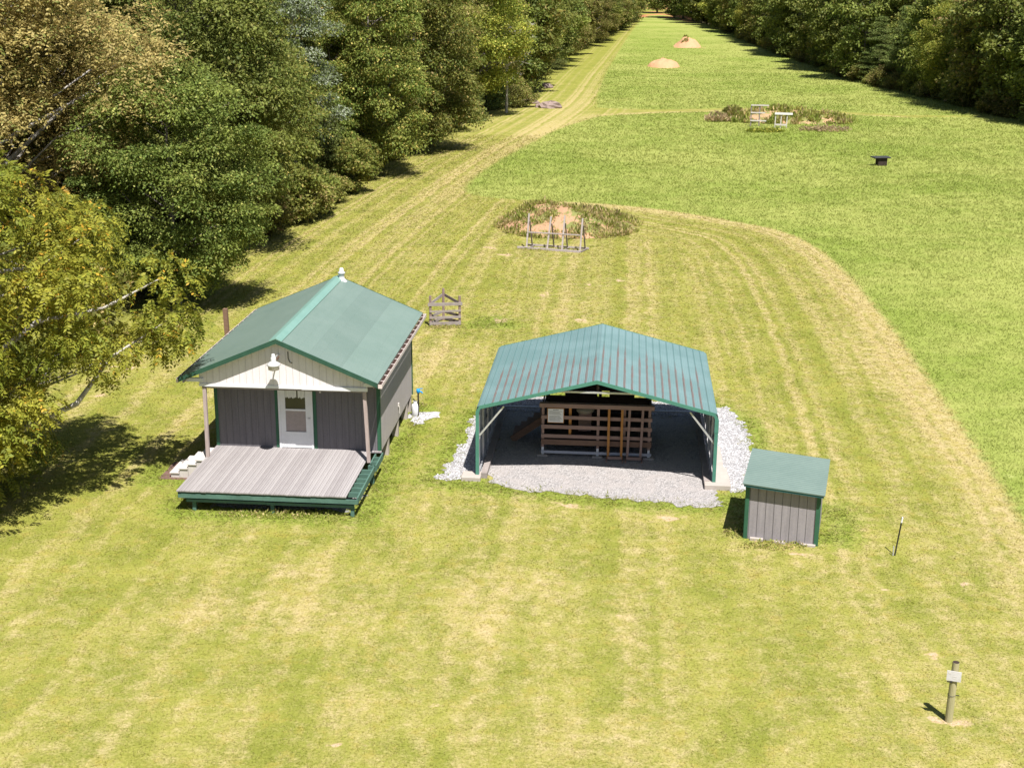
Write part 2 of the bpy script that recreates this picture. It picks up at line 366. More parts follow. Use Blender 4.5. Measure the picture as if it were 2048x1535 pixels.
# ------------------------------------------------------------------ gravel
def mat_gravel(name, a, b, dust):
    m = NT(name); p = m.pos()
    vo = m.n('ShaderNodeTexVoronoi'); m.put(vo, 'Vector', p); vo.inputs['Scale'].default_value = 22
    n1 = m.noise(p, 1.4, 4, .6); X = m.sep(vo.outputs['Color'])[0]
    c = m.mix(X, a, b); c = m.mix(m.ramp(n1, .42, .62, 0, .7), c, dust); m.col(c); m.bs.inputs['Roughness'].default_value = .9
    m.bump(m.math('ADD', vo.outputs['Distance'], m.math('MULTIPLY', X, .4)), 1., .03); return m.mat
M_gravel = mat_gravel('white_gravel', (.21, .20, .20), (.44, .43, .44), (.36, .34, .335))
M_dust = mat_gravel('grey_gravel', (.24, .225, .22), (.44, .41, .40), (.38, .345, .33))
M_darkgravel = mat_gravel('dark_gravel', (.15, .15, .16), (.36, .36, .37), (.2, .19, .18))
M_stone = NT('stone'); _v = M_stone.attr('v'); M_stone.col(M_stone.mix(_v, (.22, .21, .21), (.56, .55, .56))); M_stone = M_stone.mat
def jag(poly, step=.16, amp=.12):
    out = []; n = len(poly)
    for i in range(n):
        a = np.array(poly[i]); b = np.array(poly[(i + 1) % n]); L = np.hypot(*(b - a)); k = max(1, int(L / step))
        nx = np.array([-(b - a)[1], (b - a)[0]]) / L
        for j in range(k): out.append(a + (b - a) * j / k + nx * (RNG.uniform(-amp, amp) + .5 * amp * math.sin(3.1 * (i * 7 + j) * .35)))
    return np.array(out)
def sheet(name, poly, z, mat, label, stones=0, smin=.02, smax=.05):
    q = jag(poly); from mathutils.geometry import delaunay_2d_cdt
    me = bpy.data.meshes.new(name); vs, es, fs, *_ = delaunay_2d_cdt([Vector(p) for p in q], [], [list(range(len(q)))], 1, 1e-5)
    me.from_pydata([(v.x, v.y, z) for v in vs], [], fs); me.materials.append(mat)
    if me.polygons and me.polygons[0].normal.z < 0: me.flip_normals()
    o = link(bpy.data.objects.new(name, me)); tag(o, label, kind='structure')
    return q
def lw(pts, a, o): return [loc2w(p, a, o) for p in pts]
gravel_zones = []
padL = lw([(-4.75, -.25), (-4.3, 3.5), (-4.45, 5.6), (-3.9, 7.2), (-2.9, 8.3), (-1.6, 8.5), (3.6, 8.1), (4.5, 7.7), (4.95, 5.5), (4.95, 2.2), (4.6, -.1), (4.1, -.45), (3.9, .4), (3.4, .2), (3.2, 6.4), (-3.2, 6.4), (-3.25, .3), (-3.9, -.35)], CA, CO)
gravel_zones.append(sheet('gravel_surround', padL, .006, M_gravel, 'white crushed stone band around the open carport'))
padF = lw([(-3.3, .35), (-2.95, -.55), (-2.2, -1.0), (-.9, -1.0), (.6, -1.35), (1.8, -1.45), (2.9, -1.75), (3.7, -1.6), (3.5, -.4), (3.45, 6.5), (-3.3, 6.5)], CA, CO)
gravel_zones.append(sheet('gravel_floor', padF, .010, M_dust, 'grey crushed stone floor of the open carport'))
padH = lw([(-1.55, -2.35), (.3, -2.3), (1.9, -2.15), (2.45, -2.3), (2.6, -1.), (2.3, .8), (-1.8, .8)], HA, HO)
gravel_zones.append(sheet('gravel_bed', padH, .006, M_darkgravel, 'dark gravel bed under the cabin deck'))
padP = [tuple(gnd(*p)) for p in ((815, 832), (838, 824), (862, 824), (888, 826), (880, 836), (858, 838), (842, 846), (828, 851), (822, 842))]
gravel_zones.append(sheet('gravel_patch', padP, .008, M_gravel, 'small white gravel patch round the blue hydrant'))
def stones(name, zones, n, s0, s1, label, ex=None):
    pts = []
    for zp, z0, k in zones:
        lo = zp.min(0); hi = zp.max(0); q = RNG.uniform(lo, hi, (k, 2)); q = q[inside(q[:, 0], q[:, 1], zp)]; pts.append(np.c_[q, np.full(len(q), z0)])
    p = np.vstack(pts)
    if ex is not None: p = p[~inside(p[:, 0], p[:, 1], ex)]
    n = len(p); oc = np.array([(1, 0, 0), (0, 1, 0), (-1, 0, 0), (0, -1, 0), (0, 0, .8), (0, 0, -.3)]); s = RNG.uniform(s0, s1, n)
    V = oc[None] * s[:, None, None] * RNG.uniform(.6, 1.3, (n, 6, 3)); a = RNG.uniform(0, 2 * PI, n)
    V = np.stack([V[..., 0] * np.cos(a)[:, None] - V[..., 1] * np.sin(a)[:, None], V[..., 0] * np.sin(a)[:, None] + V[..., 1] * np.cos(a)[:, None], V[..., 2]], -1) + p[:, None, :]
    T = np.array([(0, 1, 4), (1, 2, 4), (2, 3, 4), (3, 0, 4), (1, 0, 5), (2, 1, 5), (3, 2, 5), (0, 3, 5)])
    Fc = (np.arange(n)[:, None, None] * 6 + T[None]).reshape(-1, 3); v = np.repeat(RNG.random(n), 8)
    o = link(bpy.data.objects.new(name, np_mesh(name, V.reshape(-1, 3), Fc, M_stone, {'v': v}))); tag(o, label, 'gravel', kind='stuff')
carp_in = np.array(lw([(-3.4, -.1), (3.4, -.1), (3.4, 6.6), (-3.4, 6.6)], CA, CO))
stones('gravel_stones', [(gravel_zones[0], .01, 42000), (gravel_zones[3], .01, 3000)], 0, .014, .036, 'loose white stones strewn over the gravel bands', carp_in)

# ------------------------------------------------------------------ grass blades
keep_out = [np.array(lw([(-2.3, 1.1), (2.75, 1.1), (2.75, 7.2), (-2.3, 7.2)], HA, HO))]
mat_poly = np.array(lw([(-3.78, -.28), (-2.4, -.28), (-2.4, 1.1), (-3.75, 1.2)], HA, HO)); keep_out.append(mat_poly)
def blades(name, n, d0, d1, hfun, wfun, accept, label, nb=3, ln=(.3, 1.5)):
    u = RNG.random(n); d = d0 * (d1 / d0) ** u; lat = RNG.uniform(-1, 1, n) * (d * .40 + 2.5); x, y = lat, d
    A_ = attrs(x, y); keep = accept(x, y, A_)
    for z_ in gravel_zones:
        keep &= ~inside(x + RNG.normal(0, .2, n), y + RNG.normal(0, .2, n), z_) | (RNG.random(n) < .012)
    for z_ in keep_out: keep &= ~inside(x, y, z_)
    keep &= (A_['dirt'] < .5) | (RNG.random(n) < .3)
    keep &= A_['wood'] < 1.5
    x = x[keep]; y = y[keep]; A_ = {k: v[keep] for k, v in A_.items()}; n = len(x)
    z = gz(x, y); h = hfun(x, y, A_); w = wfun(x, y, A_)
    hb = np.repeat(h, nb) * RNG.uniform(.6, 1.3, n * nb); wb = np.repeat(w, nb) * RNG.uniform(.6, 1.4, n * nb)
    bx = np.repeat(x, nb) + RNG.normal(0, 1, n * nb) * wb * 4; by = np.repeat(y, nb) + RNG.normal(0, 1, n * nb) * wb * 4; bz = np.repeat(z, nb)
    a = RNG.uniform(0, 2 * PI, n * nb); l = RNG.uniform(*ln, n * nb) * hb; la = RNG.uniform(0, 2 * PI, n * nb)
    V = np.empty((n * nb, 3, 3)); dx = np.cos(a) * wb / 2; dy = np.sin(a) * wb / 2
    V[:, 0] = np.c_[bx - dx, by - dy, bz]; V[:, 1] = np.c_[bx + dx, by + dy, bz]; V[:, 2] = np.c_[bx + np.cos(la) * l, by + np.sin(la) * l, bz + hb]
    Fc = np.arange(n * nb * 3).reshape(-1, 3); rep = {k: np.repeat(v, nb) for k, v in A_.items()}; rep['v'] = RNG.random(n * nb)
    o = link(bpy.data.objects.new(name, np_mesh(name, V.reshape(-1, 3), Fc, M_blade, rep))); tag(o, label, 'grass', kind='stuff')
nearm = lambda x, y, a: (a['fs'] < RNG.normal(0, .15, len(x)))
fieldm = lambda x, y, a: (a['fs'] > RNG.normal(0, .15, len(x)))
sc_ = lambda y, k: np.clip(y / k, .7, 4)
blades('short_grass', 230000, 20, 130, lambda x, y, a: .022 * sc_(y, 36) * (1 + 2.6 * np.clip(1 - a['lush'] / .7, 0, 1)), lambda x, y, a: .026 * sc_(y, 34), nearm, 'short dry mown grass of the lawn', 3, (.9, 3.2))
blades('tall_grass', 330000, 26, 400, lambda x, y, a: .085 * np.clip(y / 60, .8, 1.8) * np.clip((420 - y) / 250, .15, 1), lambda x, y, a: .030 * np.clip(y / 55, .6, 4), fieldm, 'tall green unmown grass of the field', 3, (.5, 2.0))

# ------------------------------------------------------------------ furniture materials
M_siding = NT('siding')
def mk_siding(name, c, c2, axis_i, spacing, groove=.012, dark=.35):
    m = NT(name); o = m.obj(); u = m.sep(o)[axis_i]
    fr = m.math('FRACT', m.math('DIVIDE', m.math('ADD', u, 20), spacing)); d = m.math('MULTIPLY', m.math('ABSOLUTE', m.math('SUBTRACT', fr, .5)), 2)
    gr = m.ramp(d, 1 - groove / spacing * 2.4, 1 - groove / spacing)
    st = m.mapping(o, (6, 6, .5)); n1 = m.noise(st, 2, 5, .6); n2 = m.noise(o, 26, 3, .7)
    f = m.math('ADD', m.math('MULTIPLY', n1, .6), m.math('MULTIPLY', n2, .4))
    col = m.mix(m.ramp(f, .35, .65), c, c2); col = m.mix(m.math('MULTIPLY', gr, 1 - dark), col, tuple(k * .25 for k in c2)); m.col(col)
    m.bs.inputs['Roughness'].default_value = .85
    m.bump(m.math('SUBTRACT', m.math('MULTIPLY', f, .25), gr), .8, .012); return m.mat
M_sidx = mk_siding('brown_siding_shaded', (.155, .145, .155), (.125, .115, .125), 0, .2, .006, .75)  # front copy of the siding, porch shade put into its darker colour
M_sidy = mk_siding('brown_siding_sunlit', (.44, .40, .39), (.38, .34, .335), 1, .2, .006, .75)  # same siding, sunlight on the side walls put into its lighter colour
M_gable = mk_siding('white_siding', (.70, .66, .66), (.62, .58, .58), 0, .2, .006, .8)
M_trim = weathered('green_trim', (.035, .115, .065), (.025, .085, .05), .6, 4, amt=.6)
M_beam = weathered('green_stain', (.085, .165, .13), (.06, .12, .095), .8, 3, (1, 1, 1))
M_darkgreen = weathered('dark_green_fascia', (.03, .085, .055), (.02, .06, .04), .55, 4)
M_white = weathered('white_paint', (.70, .70, .71), (.62, .62, .63), .5, 3, amt=.5, bump=.03)
M_grey_wood = weathered('grey_wood', (.34, .30, .285), (.20, .165, .15), .9, 3, (1, 1, 1), amt=.9, bump=.3)
M_post = weathered('post_wood', (.40, .33, .31), (.26, .20, .18), .9, 5, (3, 3, .4), amt=.8, bump=.3)
M_brown = weathered('brown_wood', (.24, .145, .10), (.12, .07, .05), .85, 4, (.5, 3, 3), amt=1., bump=.3)
M_rail = weathered('rail_wood', (.36, .24, .20), (.22, .14, .115), .85, 4, (.4, 4, 4), amt=1., bump=.3)
M_orange = weathered('orange_wood', (.50, .23, .06), (.36, .15, .04), .7, 4, (3, 3, .5), amt=.8)
M_darkwood = weathered('dark_wood', (.05, .032, .026), (.028, .02, .017), .9, 4, bump=.2)
M_metal = weathered('galvanised_metal', (.58, .58, .60), (.44, .44, .46), .4, 3, metal=.5, bump=.02)
M_lamp = weathered('lamp_enamel', (.55, .55, .55), (.45, .45, .45), .3, 4, amt=.4, bump=.02)
M_black = weathered('black_metal', (.03, .025, .025), (.015, .015, .015), .5, 4)
M_blue = weathered('blue_paint', (.02, .30, .62), (.02, .24, .52), .4, 6, bump=.05)
M_conc = weathered('concrete', (.42, .37, .33), (.32, .28, .25), .9, 3, amt=.9, bump=.3)
M_matbrown = weathered('brown_mat', (.17, .10, .085), (.12, .07, .06), .95, 5, amt=.8, bump=.3)
M_dirt = weathered('bare_soil', (.56, .31, .17), (.44, .24, .13), .95, 1.6, amt=.8, bump=.7)
M_notice = weathered('notice_paper', (.78, .77, .78), (.70, .69, .69), .6, 6, amt=.3, bump=0)
M_paper = weathered('sign_board', (.58, .56, .56), (.50, .48, .48), .6, 6, amt=.3, bump=0)
M_ink = weathered('grey_ink', (.28, .27, .28), (.22, .22, .22), .7, 6, bump=0)
M_curtain = weathered('white_curtain', (.75, .75, .73), (.6, .6, .58), .9, 10, (3, 1, .3))
M_slab = weathered('black_slab', (.045, .045, .05), (.03, .03, .032), .5, 3)
def mk_decking():
    m = NT('decking'); o = m.obj(); X, Y, Z = m.sep(o)
    u = m.math('DIVIDE', m.math('ADD', X, 20), .142); fr = m.math('FRACT', u); idn = m.math('FLOOR', u)
    gap = m.ramp(m.math('ABSOLUTE', m.math('SUBTRACT', fr, .5)), .458, .492)
    wn = m.n('ShaderNodeTexWhiteNoise', noise_dimensions='1D'); m.put(wn, 'W', idn)
    n1 = m.noise(m.mapping(o, (5, .5, 1)), 3, 5, .65); n2 = m.noise(o, .8, 4, .6)
    f = m.math('ADD', m.math('MULTIPLY', n1, .4), m.math('ADD', m.math('MULTIPLY', wn.outputs[0], .35), m.math('MULTIPLY', n2, .35)))
    c = m.mix(m.ramp(f, .25, .85), (.245, .222, .22), (.33, .305, .30)); c = m.mix(gap, c, (.10, .085, .08)); m.col(c)
    m.bs.inputs['Roughness'].default_value = .85; m.bump(m.math('SUBTRACT', m.math('MULTIPLY', n1, .3), gap), .8, .01); return m.mat
M_deck = mk_decking()
def mk_roof(name, c, c2, axis_i, period, depth, dirt=0, rough=.4, course=0):
    m = NT(name); o = m.obj(); S = m.sep(o); u = S[axis_i]
    w = m.math('SINE', m.math('MULTIPLY', u, 2 * PI / period)); n1 = m.noise(o, .7, 5, .6); n2 = m.noise(o, 6, 4, .7)
    col = m.mix(m.ramp(m.math('ADD', m.math('MULTIPLY', n1, .6), m.math('MULTIPLY', n2, .4)), .35, .65), c, c2)
    col = m.mix(m.ramp(w, .2, 1, 0, .12), col, tuple(k * .5 for k in c))
    if course:
        o2 = m.math('FRACT', m.math('DIVIDE', S[1 - axis_i], course)); col = m.mix(m.ramp(o2, .985, .995, 0, .35), col, tuple(k * .5 for k in c))
        w2 = m.n('ShaderNodeTexWhiteNoise', noise_dimensions='1D'); m.put(w2, 'W', m.math('FLOOR', m.math('DIVIDE', S[1 - axis_i], course)))
        scr = m.math('MULTIPLY', m.math('LESS_THAN', m.math('FRACT', m.math('DIVIDE', u, .2)), .2), m.math('LESS_THAN', m.math('FRACT', m.math('DIVIDE', S[1 - axis_i], .61)), .05))
        col = m.mix(m.math('MULTIPLY', scr, .35), col, tuple(k * .4 for k in c))
        hs = m.n('ShaderNodeHueSaturation'); m.put(hs, 'Value', m.ramp(w2.outputs[0], 0, 1, .95, 1.05)); m.put(hs, 'Color', col); col = hs.outputs[0]
    m.col(col); m.bs.inputs['Roughness'].default_value = rough; m.bs.inputs['Specular IOR Level'].default_value = .5; m.bump(w, .5, depth); return m.mat
M_roof = mk_roof('corrugated_green_roof', (.142, .20, .168), (.165, .222, .19), 1, .10, .006, course=.95)
M_roofcap = weathered('green_ridge_cap', (.15, .27, .225), (.175, .30, .255), .4, 3, amt=.5, bump=.03, spec=.5)
M_shedroof = mk_roof('shed_roof_metal', (.135, .188, .162), (.16, .215, .185), 1, .115, .012)
def mk_carroof():
    m = NT('carport_roof_metal'); o = m.obj(); X, Y, Z = m.sep(o)
    ax = m.math('ABSOLUTE', X); fr = m.math('FRACT', m.math('DIVIDE', ax, .2286)); d = m.math('ABSOLUTE', m.math('SUBTRACT', fr, .5))   # ribs at fr=.5
    minor = m.math('SINE', m.math('MULTIPLY', ax, 2 * PI / .0571))
    n1 = m.noise(o, .7, 4, .6); n2 = m.noise(m.mapping(o, (30, 1.6, 1)), 1, 5, .7)
    base = m.mix(m.ramp(n1, .35, .65), (.128, .208, .205), (.158, .242, .242))
    base = m.mix(m.ramp(minor, .3, 1, 0, .2), base, (.05, .11, .10))
    wn = m.n('ShaderNodeTexWhiteNoise', noise_dimensions='1D'); m.put(wn, 'W', m.math('FLOOR', m.math('DIVIDE', X, .2286)))
    start = m.math('MULTIPLY_ADD', wn.outputs[0], 1.8, 3.6)
    grow = m.math('MULTIPLY', m.ramp(m.math('SUBTRACT', start, Y), 0, 1.6), m.ramp(ax, 3.4, 3.1))
    wid = m.math('MULTIPLY_ADD', grow, .13, .02)
    streak = m.math('MULTIPLY', m.math('LESS_THAN', d, wid), m.math('MULTIPLY', grow, m.ramp(n2, .25, .6)))
    rl = m.ramp(d, .06, .02, 0, .6)
    col = m.mix(rl, base, (.06, .15, .14)); col = m.mix(m.math('MULTIPLY', streak, .9), col, (.17, .10, .085)); m.col(col)
    m.bs.inputs['Roughness'].default_value = .42; m.bs.inputs['Specular IOR Level'].default_value = .5; m.bump(minor, .25, .004); return m.mat
M_carroof = mk_carroof()
M_cartrim = weathered('carport_green_trim', (.05, .17, .125), (.065, .20, .15), .45, 2, amt=.4, bump=.02, spec=.5)
M_carpanel = mk_siding('carport_wall_panel', (.36, .40, .44), (.30, .33, .37), 1, .2286, .02, .6)
M_glass = NT('window_glass'); M_glass.col((.03, .03, .03)); M_glass.bs.inputs['Roughness'].default_value = .06; M_glass.bs.inputs['Specular IOR Level'].default_value = .6; M_glass = M_glass.mat
M_screen = weathered('insect_screen', (.30, .25, .24), (.25, .21, .2), .4, 12, spec=.5)
M_oldpost = weathered('mossy_post', (.42, .37, .22), (.27, .25, .12), .9, 4, (4, 4, .5), amt=1., bump=.5)
M_cushion = weathered('tan_cushion', (.50, .42, .33), (.42, .35, .27), .9, 5)

# ------------------------------------------------------------------ cabin
def cabin():
    t = empty('cabin', (HO[0], HO[1], 0), HA, 'small brown cabin with green metal roof, white gable and front deck', 'cabin')
    xl, xr, y0, y1 = -2.31, 2.75, 1.05, 7.19; sl = .4212; zr = 4.33
    hw = lambda x: zr - abs(x) * sl
    zb = .60
    m = MB(); z = lambda x: hw(x) - .03
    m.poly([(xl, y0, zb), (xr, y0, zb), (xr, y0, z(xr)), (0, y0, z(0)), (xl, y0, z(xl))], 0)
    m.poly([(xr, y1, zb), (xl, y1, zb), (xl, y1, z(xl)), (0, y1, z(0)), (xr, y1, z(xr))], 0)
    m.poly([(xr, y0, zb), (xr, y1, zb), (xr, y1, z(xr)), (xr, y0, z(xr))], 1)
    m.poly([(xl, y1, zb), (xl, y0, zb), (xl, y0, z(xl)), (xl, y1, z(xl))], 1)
    m.poly([(xl, y1, zb), (xr, y1, zb), (xr, y0, zb), (xl, y0, zb)], 2)
    m.build('wall', [M_sidx, M_sidy, M_darkwood], t)
    for x in (xl - .012, xr - .078):
        MB().box(x, x + .09, y0 - .02, y0 - .002, zb, hw(x) - .05).build('corner_trim', M_trim, t)
    for y, e in ((y0 - .02, .13), (y1 - .11, .13)):
        MB().box(xr + .002, xr + .022, y, y + e, zb - .02, hw(xr) - .06).build('corner_trim', M_trim, t)
        MB().box(xl - .022, xl - .002, y, y + e, zb - .02, hw(xl) - .06).build('corner_trim', M_trim, t)
    # roof slabs
    ry0, ry1, rx, ov = -.22, 8.43, 2.957, 0.
    zt = lambda x: 4.425 - abs(x) * sl
    for s in (-1, 1):
        m = MB(); th = .035
        a, b = (0, rx) if s > 0 else (-rx, 0)
        m.hexa([(a, ry0, zt(a) - th), (b, ry0, zt(b) - th), (b, ry1, zt(b) - th), (a, ry1, zt(a) - th), (a, ry0, zt(a)), (b, ry0, zt(b)), (b, ry1, zt(b)), (a, ry1, zt(a))])
        m.build('roof_panel', M_roof, t)
        for yy in (ry0 - .03, ry1):     # rake fascia front and back
            m = MB(); m.hexa([(a, yy, zt(a) - .13), (b, yy, zt(b) - .13), (b, yy + .028, zt(b) - .13), (a, yy + .028, zt(a) - .13), (a, yy, zt(a) + .01), (b, yy, zt(b) + .01), (b, yy + .028, zt(b) + .01), (a, yy + .028, zt(a) + .01)])
            m.build('rake_trim', M_darkgreen, t)
        m = MB()  # rafter tails under the eave and the sub fascia
        m.box(*sorted((s * (rx - .10), s * (rx - .14))), ry0 + .02, ry1 - .02, zt(rx) - .16, zt(rx) - .05)
        m.build('eave_board', M_grey_wood, t)
    m = MB(); th = .02; w = .18
    for s in (-1, 1):
        a, b = (0, w) if s > 0 else (-w, 0)
        m.hexa([(a, ry0 - .04, zt(a) + .012), (b, ry0 - .04, zt(b) + .008), (b, ry1 + .03, zt(b) + .008), (a, ry1 + .03, zt(a) + .012), (a, ry0 - .04, zt(a) + .05), (b, ry0 - .04, zt(b) + .03), (b, ry1 + .03, zt(b) + .03), (a, ry1 + .03, zt(a) + .05)])
    m.build('ridge_cap', M_roofcap, t)
    # gutters: open troughs with hangers
    for s in (1, -1):
        gxo = s * (rx + .12); gxi = s * (rx + .015); zt_ = zt(rx) - .035; w_ = .12 if s > 0 else .07
        gxo = s * (rx + .01 + w_)
        m = MB()
        m.box(*sorted((gxi, gxo)), ry0, ry1, zt_ - .11, zt_ - .10, 1)
        m.box(*sorted((gxo, gxo - s * .012)), ry0, ry1, zt_ - .10, zt_ + .01)
        m.box(*sorted((gxi, gxi - s * .012)), ry0, ry1, zt_ - .10, zt_ - .012, 1); m.box(*sorted((gxo - s * .0125, gxo - s * .016)), ry0, ry1, zt_ - .099, zt_ - .002, 1)
        m.box(*sorted((gxi, gxo)), ry0 - .012, ry0, zt_ - .11, zt_ + .01); m.box(*sorted((gxi, gxo)), ry1, ry1 + .012, zt_ - .11, zt_ + .01)
        k = 0
        yy = ry0 + .4
        while yy < ry1: m.box(*sorted((gxi, gxo - s * .012)), yy, yy + .03, zt_ - .01, zt_ + .004); yy += .6
        o = m.build('gutter', [M_gutter, M_darkbrown], t)
    # gable board with boxed beam ends
    m = MB(); ya, yb = .03, .06; zb_ = 2.88; gl, gr_ = -2.42, 2.60
    zg = lambda x: zt(x) - .045
    for yy, fl in ((ya, False), (yb, True)):
        pts = [(gl, yy, zb_), (gr_, yy, zb_), (gr_, yy, zg(gr_)), (0, yy, zg(0)), (gl, yy, zg(gl))]
        m.poly(pts[::-1] if fl else pts)
    m.poly([(gl, ya, zb_), (gl, yb, zb_), (gr_, yb, zb_), (gr_, ya, zb_)])
    m.poly([(gl, ya, zb_), (gl, ya, zg(gl)), (gl, yb, zg(gl)), (gl, yb, zb_)]); m.poly([(gr_, ya, zb_), (gr_, yb, zb_), (gr_, yb, zg(gr_)), (gr_, ya, zg(gr_))])
    m.build('gable', M_gable, t)
    m = MB(); m.box(gl - .01, gr_ + .01, .0, .03 - .002, zb_ - .01, zb_ + .07); m.box(.65, gr_ + .012, -.012, -.002, zb_ - .02, zb_ + .09)
    for a, b in ((-rx + .04, gl + .12), (gr_ - .1, rx - .04)): m.box(a, b, -.02, .06, zt(rx) - .17, zt(rx) - .06)
    m.build('gable_trim', M_white, t)
    m = MB(); m.box(gl + .05, gr_ - .05, .065, .16, 2.80, 2.95); m.build('porch_beam', M_grey_wood, t)
    # ceiling of the porch (dark underside boards)
    for s in (-1, 1):
        a, b = (0.02, rx - .15) if s > 0 else (-rx + .15, -.02)
        for yy in (.5, 7.8, 8.2): m = MB(); m.hexa([(a, yy, zt(a) - .14), (b, yy, zt(b) - .14), (b, yy + .04, zt(b) - .14), (a, yy + .04, zt(a) - .14), (a, yy, zt(a) - .037), (b, yy, zt(b) - .037), (b, yy + .04, zt(b) - .037), (a, yy + .04, zt(a) - .037)]); m.build('rafter', M_darkwood, t)
    # porch posts
    MB().bar((-2.29, .0, .668), (-2.30, .1, 2.83), .1, .1).build('porch_post', M_post, t)
    MB().bar((2.60, .0, .668), (2.50, .1, 2.83), .1, .1).build('porch_post', M_post, t)
    # barn lamp on the gable
    lampx, ly = -.03, -.45; dz_ = -.07
    m = MB(); m.lathe([(0, .0), (.045, 0), (.05, -.08), (.075, -.10), (.075, -.2), (.10, -.24)], (lampx, ly, 4.12 + dz_)); lamp = m.build('lamp_head', M_lamp, t, smooth_=True)
    m = MB(); m.lathe([(.09, 0), (.175, -.06), (.205, -.11), (.2, -.115), (.15, -.07)], (lampx, ly, 3.90 + dz_), 20); m.build('lamp_shade', M_lamp, lamp, smooth_=True)
    m = MB(); m.lathe([(.165, 0), (.165, -.14), (.12, -.16), (0, -.165)], (lampx, ly, 3.80 + dz_), 20); m.build('lamp_lens', M_cushlens, lamp, smooth_=True)
    MB().tube([(lampx + .1, ly, 3.95 + dz_), (lampx + .16, ly + .02, 4.05 + dz_)], .03).build('photocell', M_darkbrown, lamp)
    MB().tube([(lampx, ly, 3.86), (lampx + .02, -.2, 3.92), (lampx + .04, .03, 3.90)], .022).build('lamp_arm', M_metal, lamp)
    MB().tube([(.28, .02, 4.0), (.29, -.0, 3.8), (.33, .02, 3.68), (.40, .02, 3.66)], .012, 6).build('cable', M_black, t)
    # door
    dx0, dx1 = -.30, .66; yd = y0 - .01
    m = MB(); zt2 = 2.74
    m.box(dx0 - .05, dx0 + .02, yd - .045, yd - .004, .672, zt2); m.box(dx1 - .02, dx1 + .05, yd - .045, yd - .004, .672, zt2); m.box(dx0 - .05, dx1 + .05, yd - .045, yd - .004, zt2 + .001, zt2 + .07)
    door = m.build('door', M_white, t)
    gx0, gx1 = dx0 + .17, dx1 - .17
    m = MB(); a, b = yd - .035, yd - .008
    m.box(dx0 + .021, gx0, a, b, .69, zt2 - .002); m.box(gx1, dx1 - .021, a, b, .69, zt2 - .002); m.box(gx0 + .001, gx1 - .001, a, b, .69, 1.20); m.box(gx0 + .001, gx1 - .001, a, b, 2.58, zt2 - .002)
    m.box(gx0 + .001, gx1 - .001, a - .012, b, 1.87, 1.925)
    m.box(gx0 - .02, gx1 + .02, a - .012, a - .001, 1.175, 1.20)
    m.build('door_panel', M_white, door)
    MB().box(gx0 + .001, gx1 - .001, yd - .018, yd - .012, 1.925, 2.58).build('window_pane', M_glass, door)
    m = MB()
    for k in range(14):
        x0 = gx0 + .01 + k * (gx1 - gx0 - .02) / 14; x1 = x0 + (gx1 - gx0 - .02) / 14 - .004; zb2 = 2.28 + .02 * math.sin(k * 2.1)
        if k == 8: continue
        m.poly([(x0, yd - .021 - .004 * (k % 2), zb2), (x1, yd - .024 + .004 * (k % 2), zb2 - .01), (x1, yd - .024 + .004 * (k % 2), 2.57), (x0, yd - .021 - .004 * (k % 2), 2.57)])
    m.build('curtain', M_curtain, door)
    MB().box(gx0 + .001, gx1 - .001, yd - .018, yd - .012, 1.20, 1.87).build('window_pane', M_screen, door)
    m = MB(); m.box(gx1 + .06, gx1 + .14, a - .03, a - .012, 1.62, 1.65); m.box(gx1 + .09, gx1 + .11, a - .012, a - .001, 1.6, 1.67); m.build('door_handle', M_metal, door)
    for x in (dx0 - .155, dx1 + .055): MB().box(x, x + .10, y0 - .02, y0 - .002, .67, 2.86).build('door_trim', M_trim, t)
    m = MB(); m.lathe([(.0, .03), (.05, .03), (.05, 0), (.03, -.02), (.04, -.06), (.03, -.1), (0, -.11)], (.97, y0 - .08, 2.58), 10); m.box(.94, 1.0, y0 - .06, y0 - .002, 2.58, 2.61); m.build('porch_light', M_cushlens, t)
    m = MB(); m.box(xr + .002, xr + .04, 4.25, 4.33, 1.05, 1.17); m.tube([(xr + .05, 4.29, 1.05), (xr + .05, 4.29, .82)], .012, 6); m.build('outlet_box', M_cushlens, t)
    # piers
    for x in (xl + .2, xr - .12):
        for y in (2.6, 4.4, 6.2, 7.0):
            MB().box(x - .1, x + .1, y - .1, y + .1, -.02, zb - .002).build('foundation_pier', M_conc, t)
    # roof vent at the back of the ridge
    m = MB(); m.lathe([(.2, -.14), (.12, -.04), (.10, .0), (.10, .13), (.13, .14), (.13, .19), (.08, .22), (.08, .30), (.05, .34), (0, .35)], (.16, 8.2, 4.43), 14); m.build('roof_vent', M_lamp, t, smooth_=True)
M_gutter = weathered('gutter_metal', (.66, .58, .55), (.50, .42, .39), .5, 4, (1, 1, 1), amt=.9)
M_darkbrown = weathered('dark_brown', (.14, .08, .06), (.07, .045, .04), .9, 8, amt=.9)  # plain dark brown for the gutter insides and the photocell
M_cushlens = weathered('cream_lens', (.60, .56, .52), (.5, .46, .43), .4, 5)
cabin()

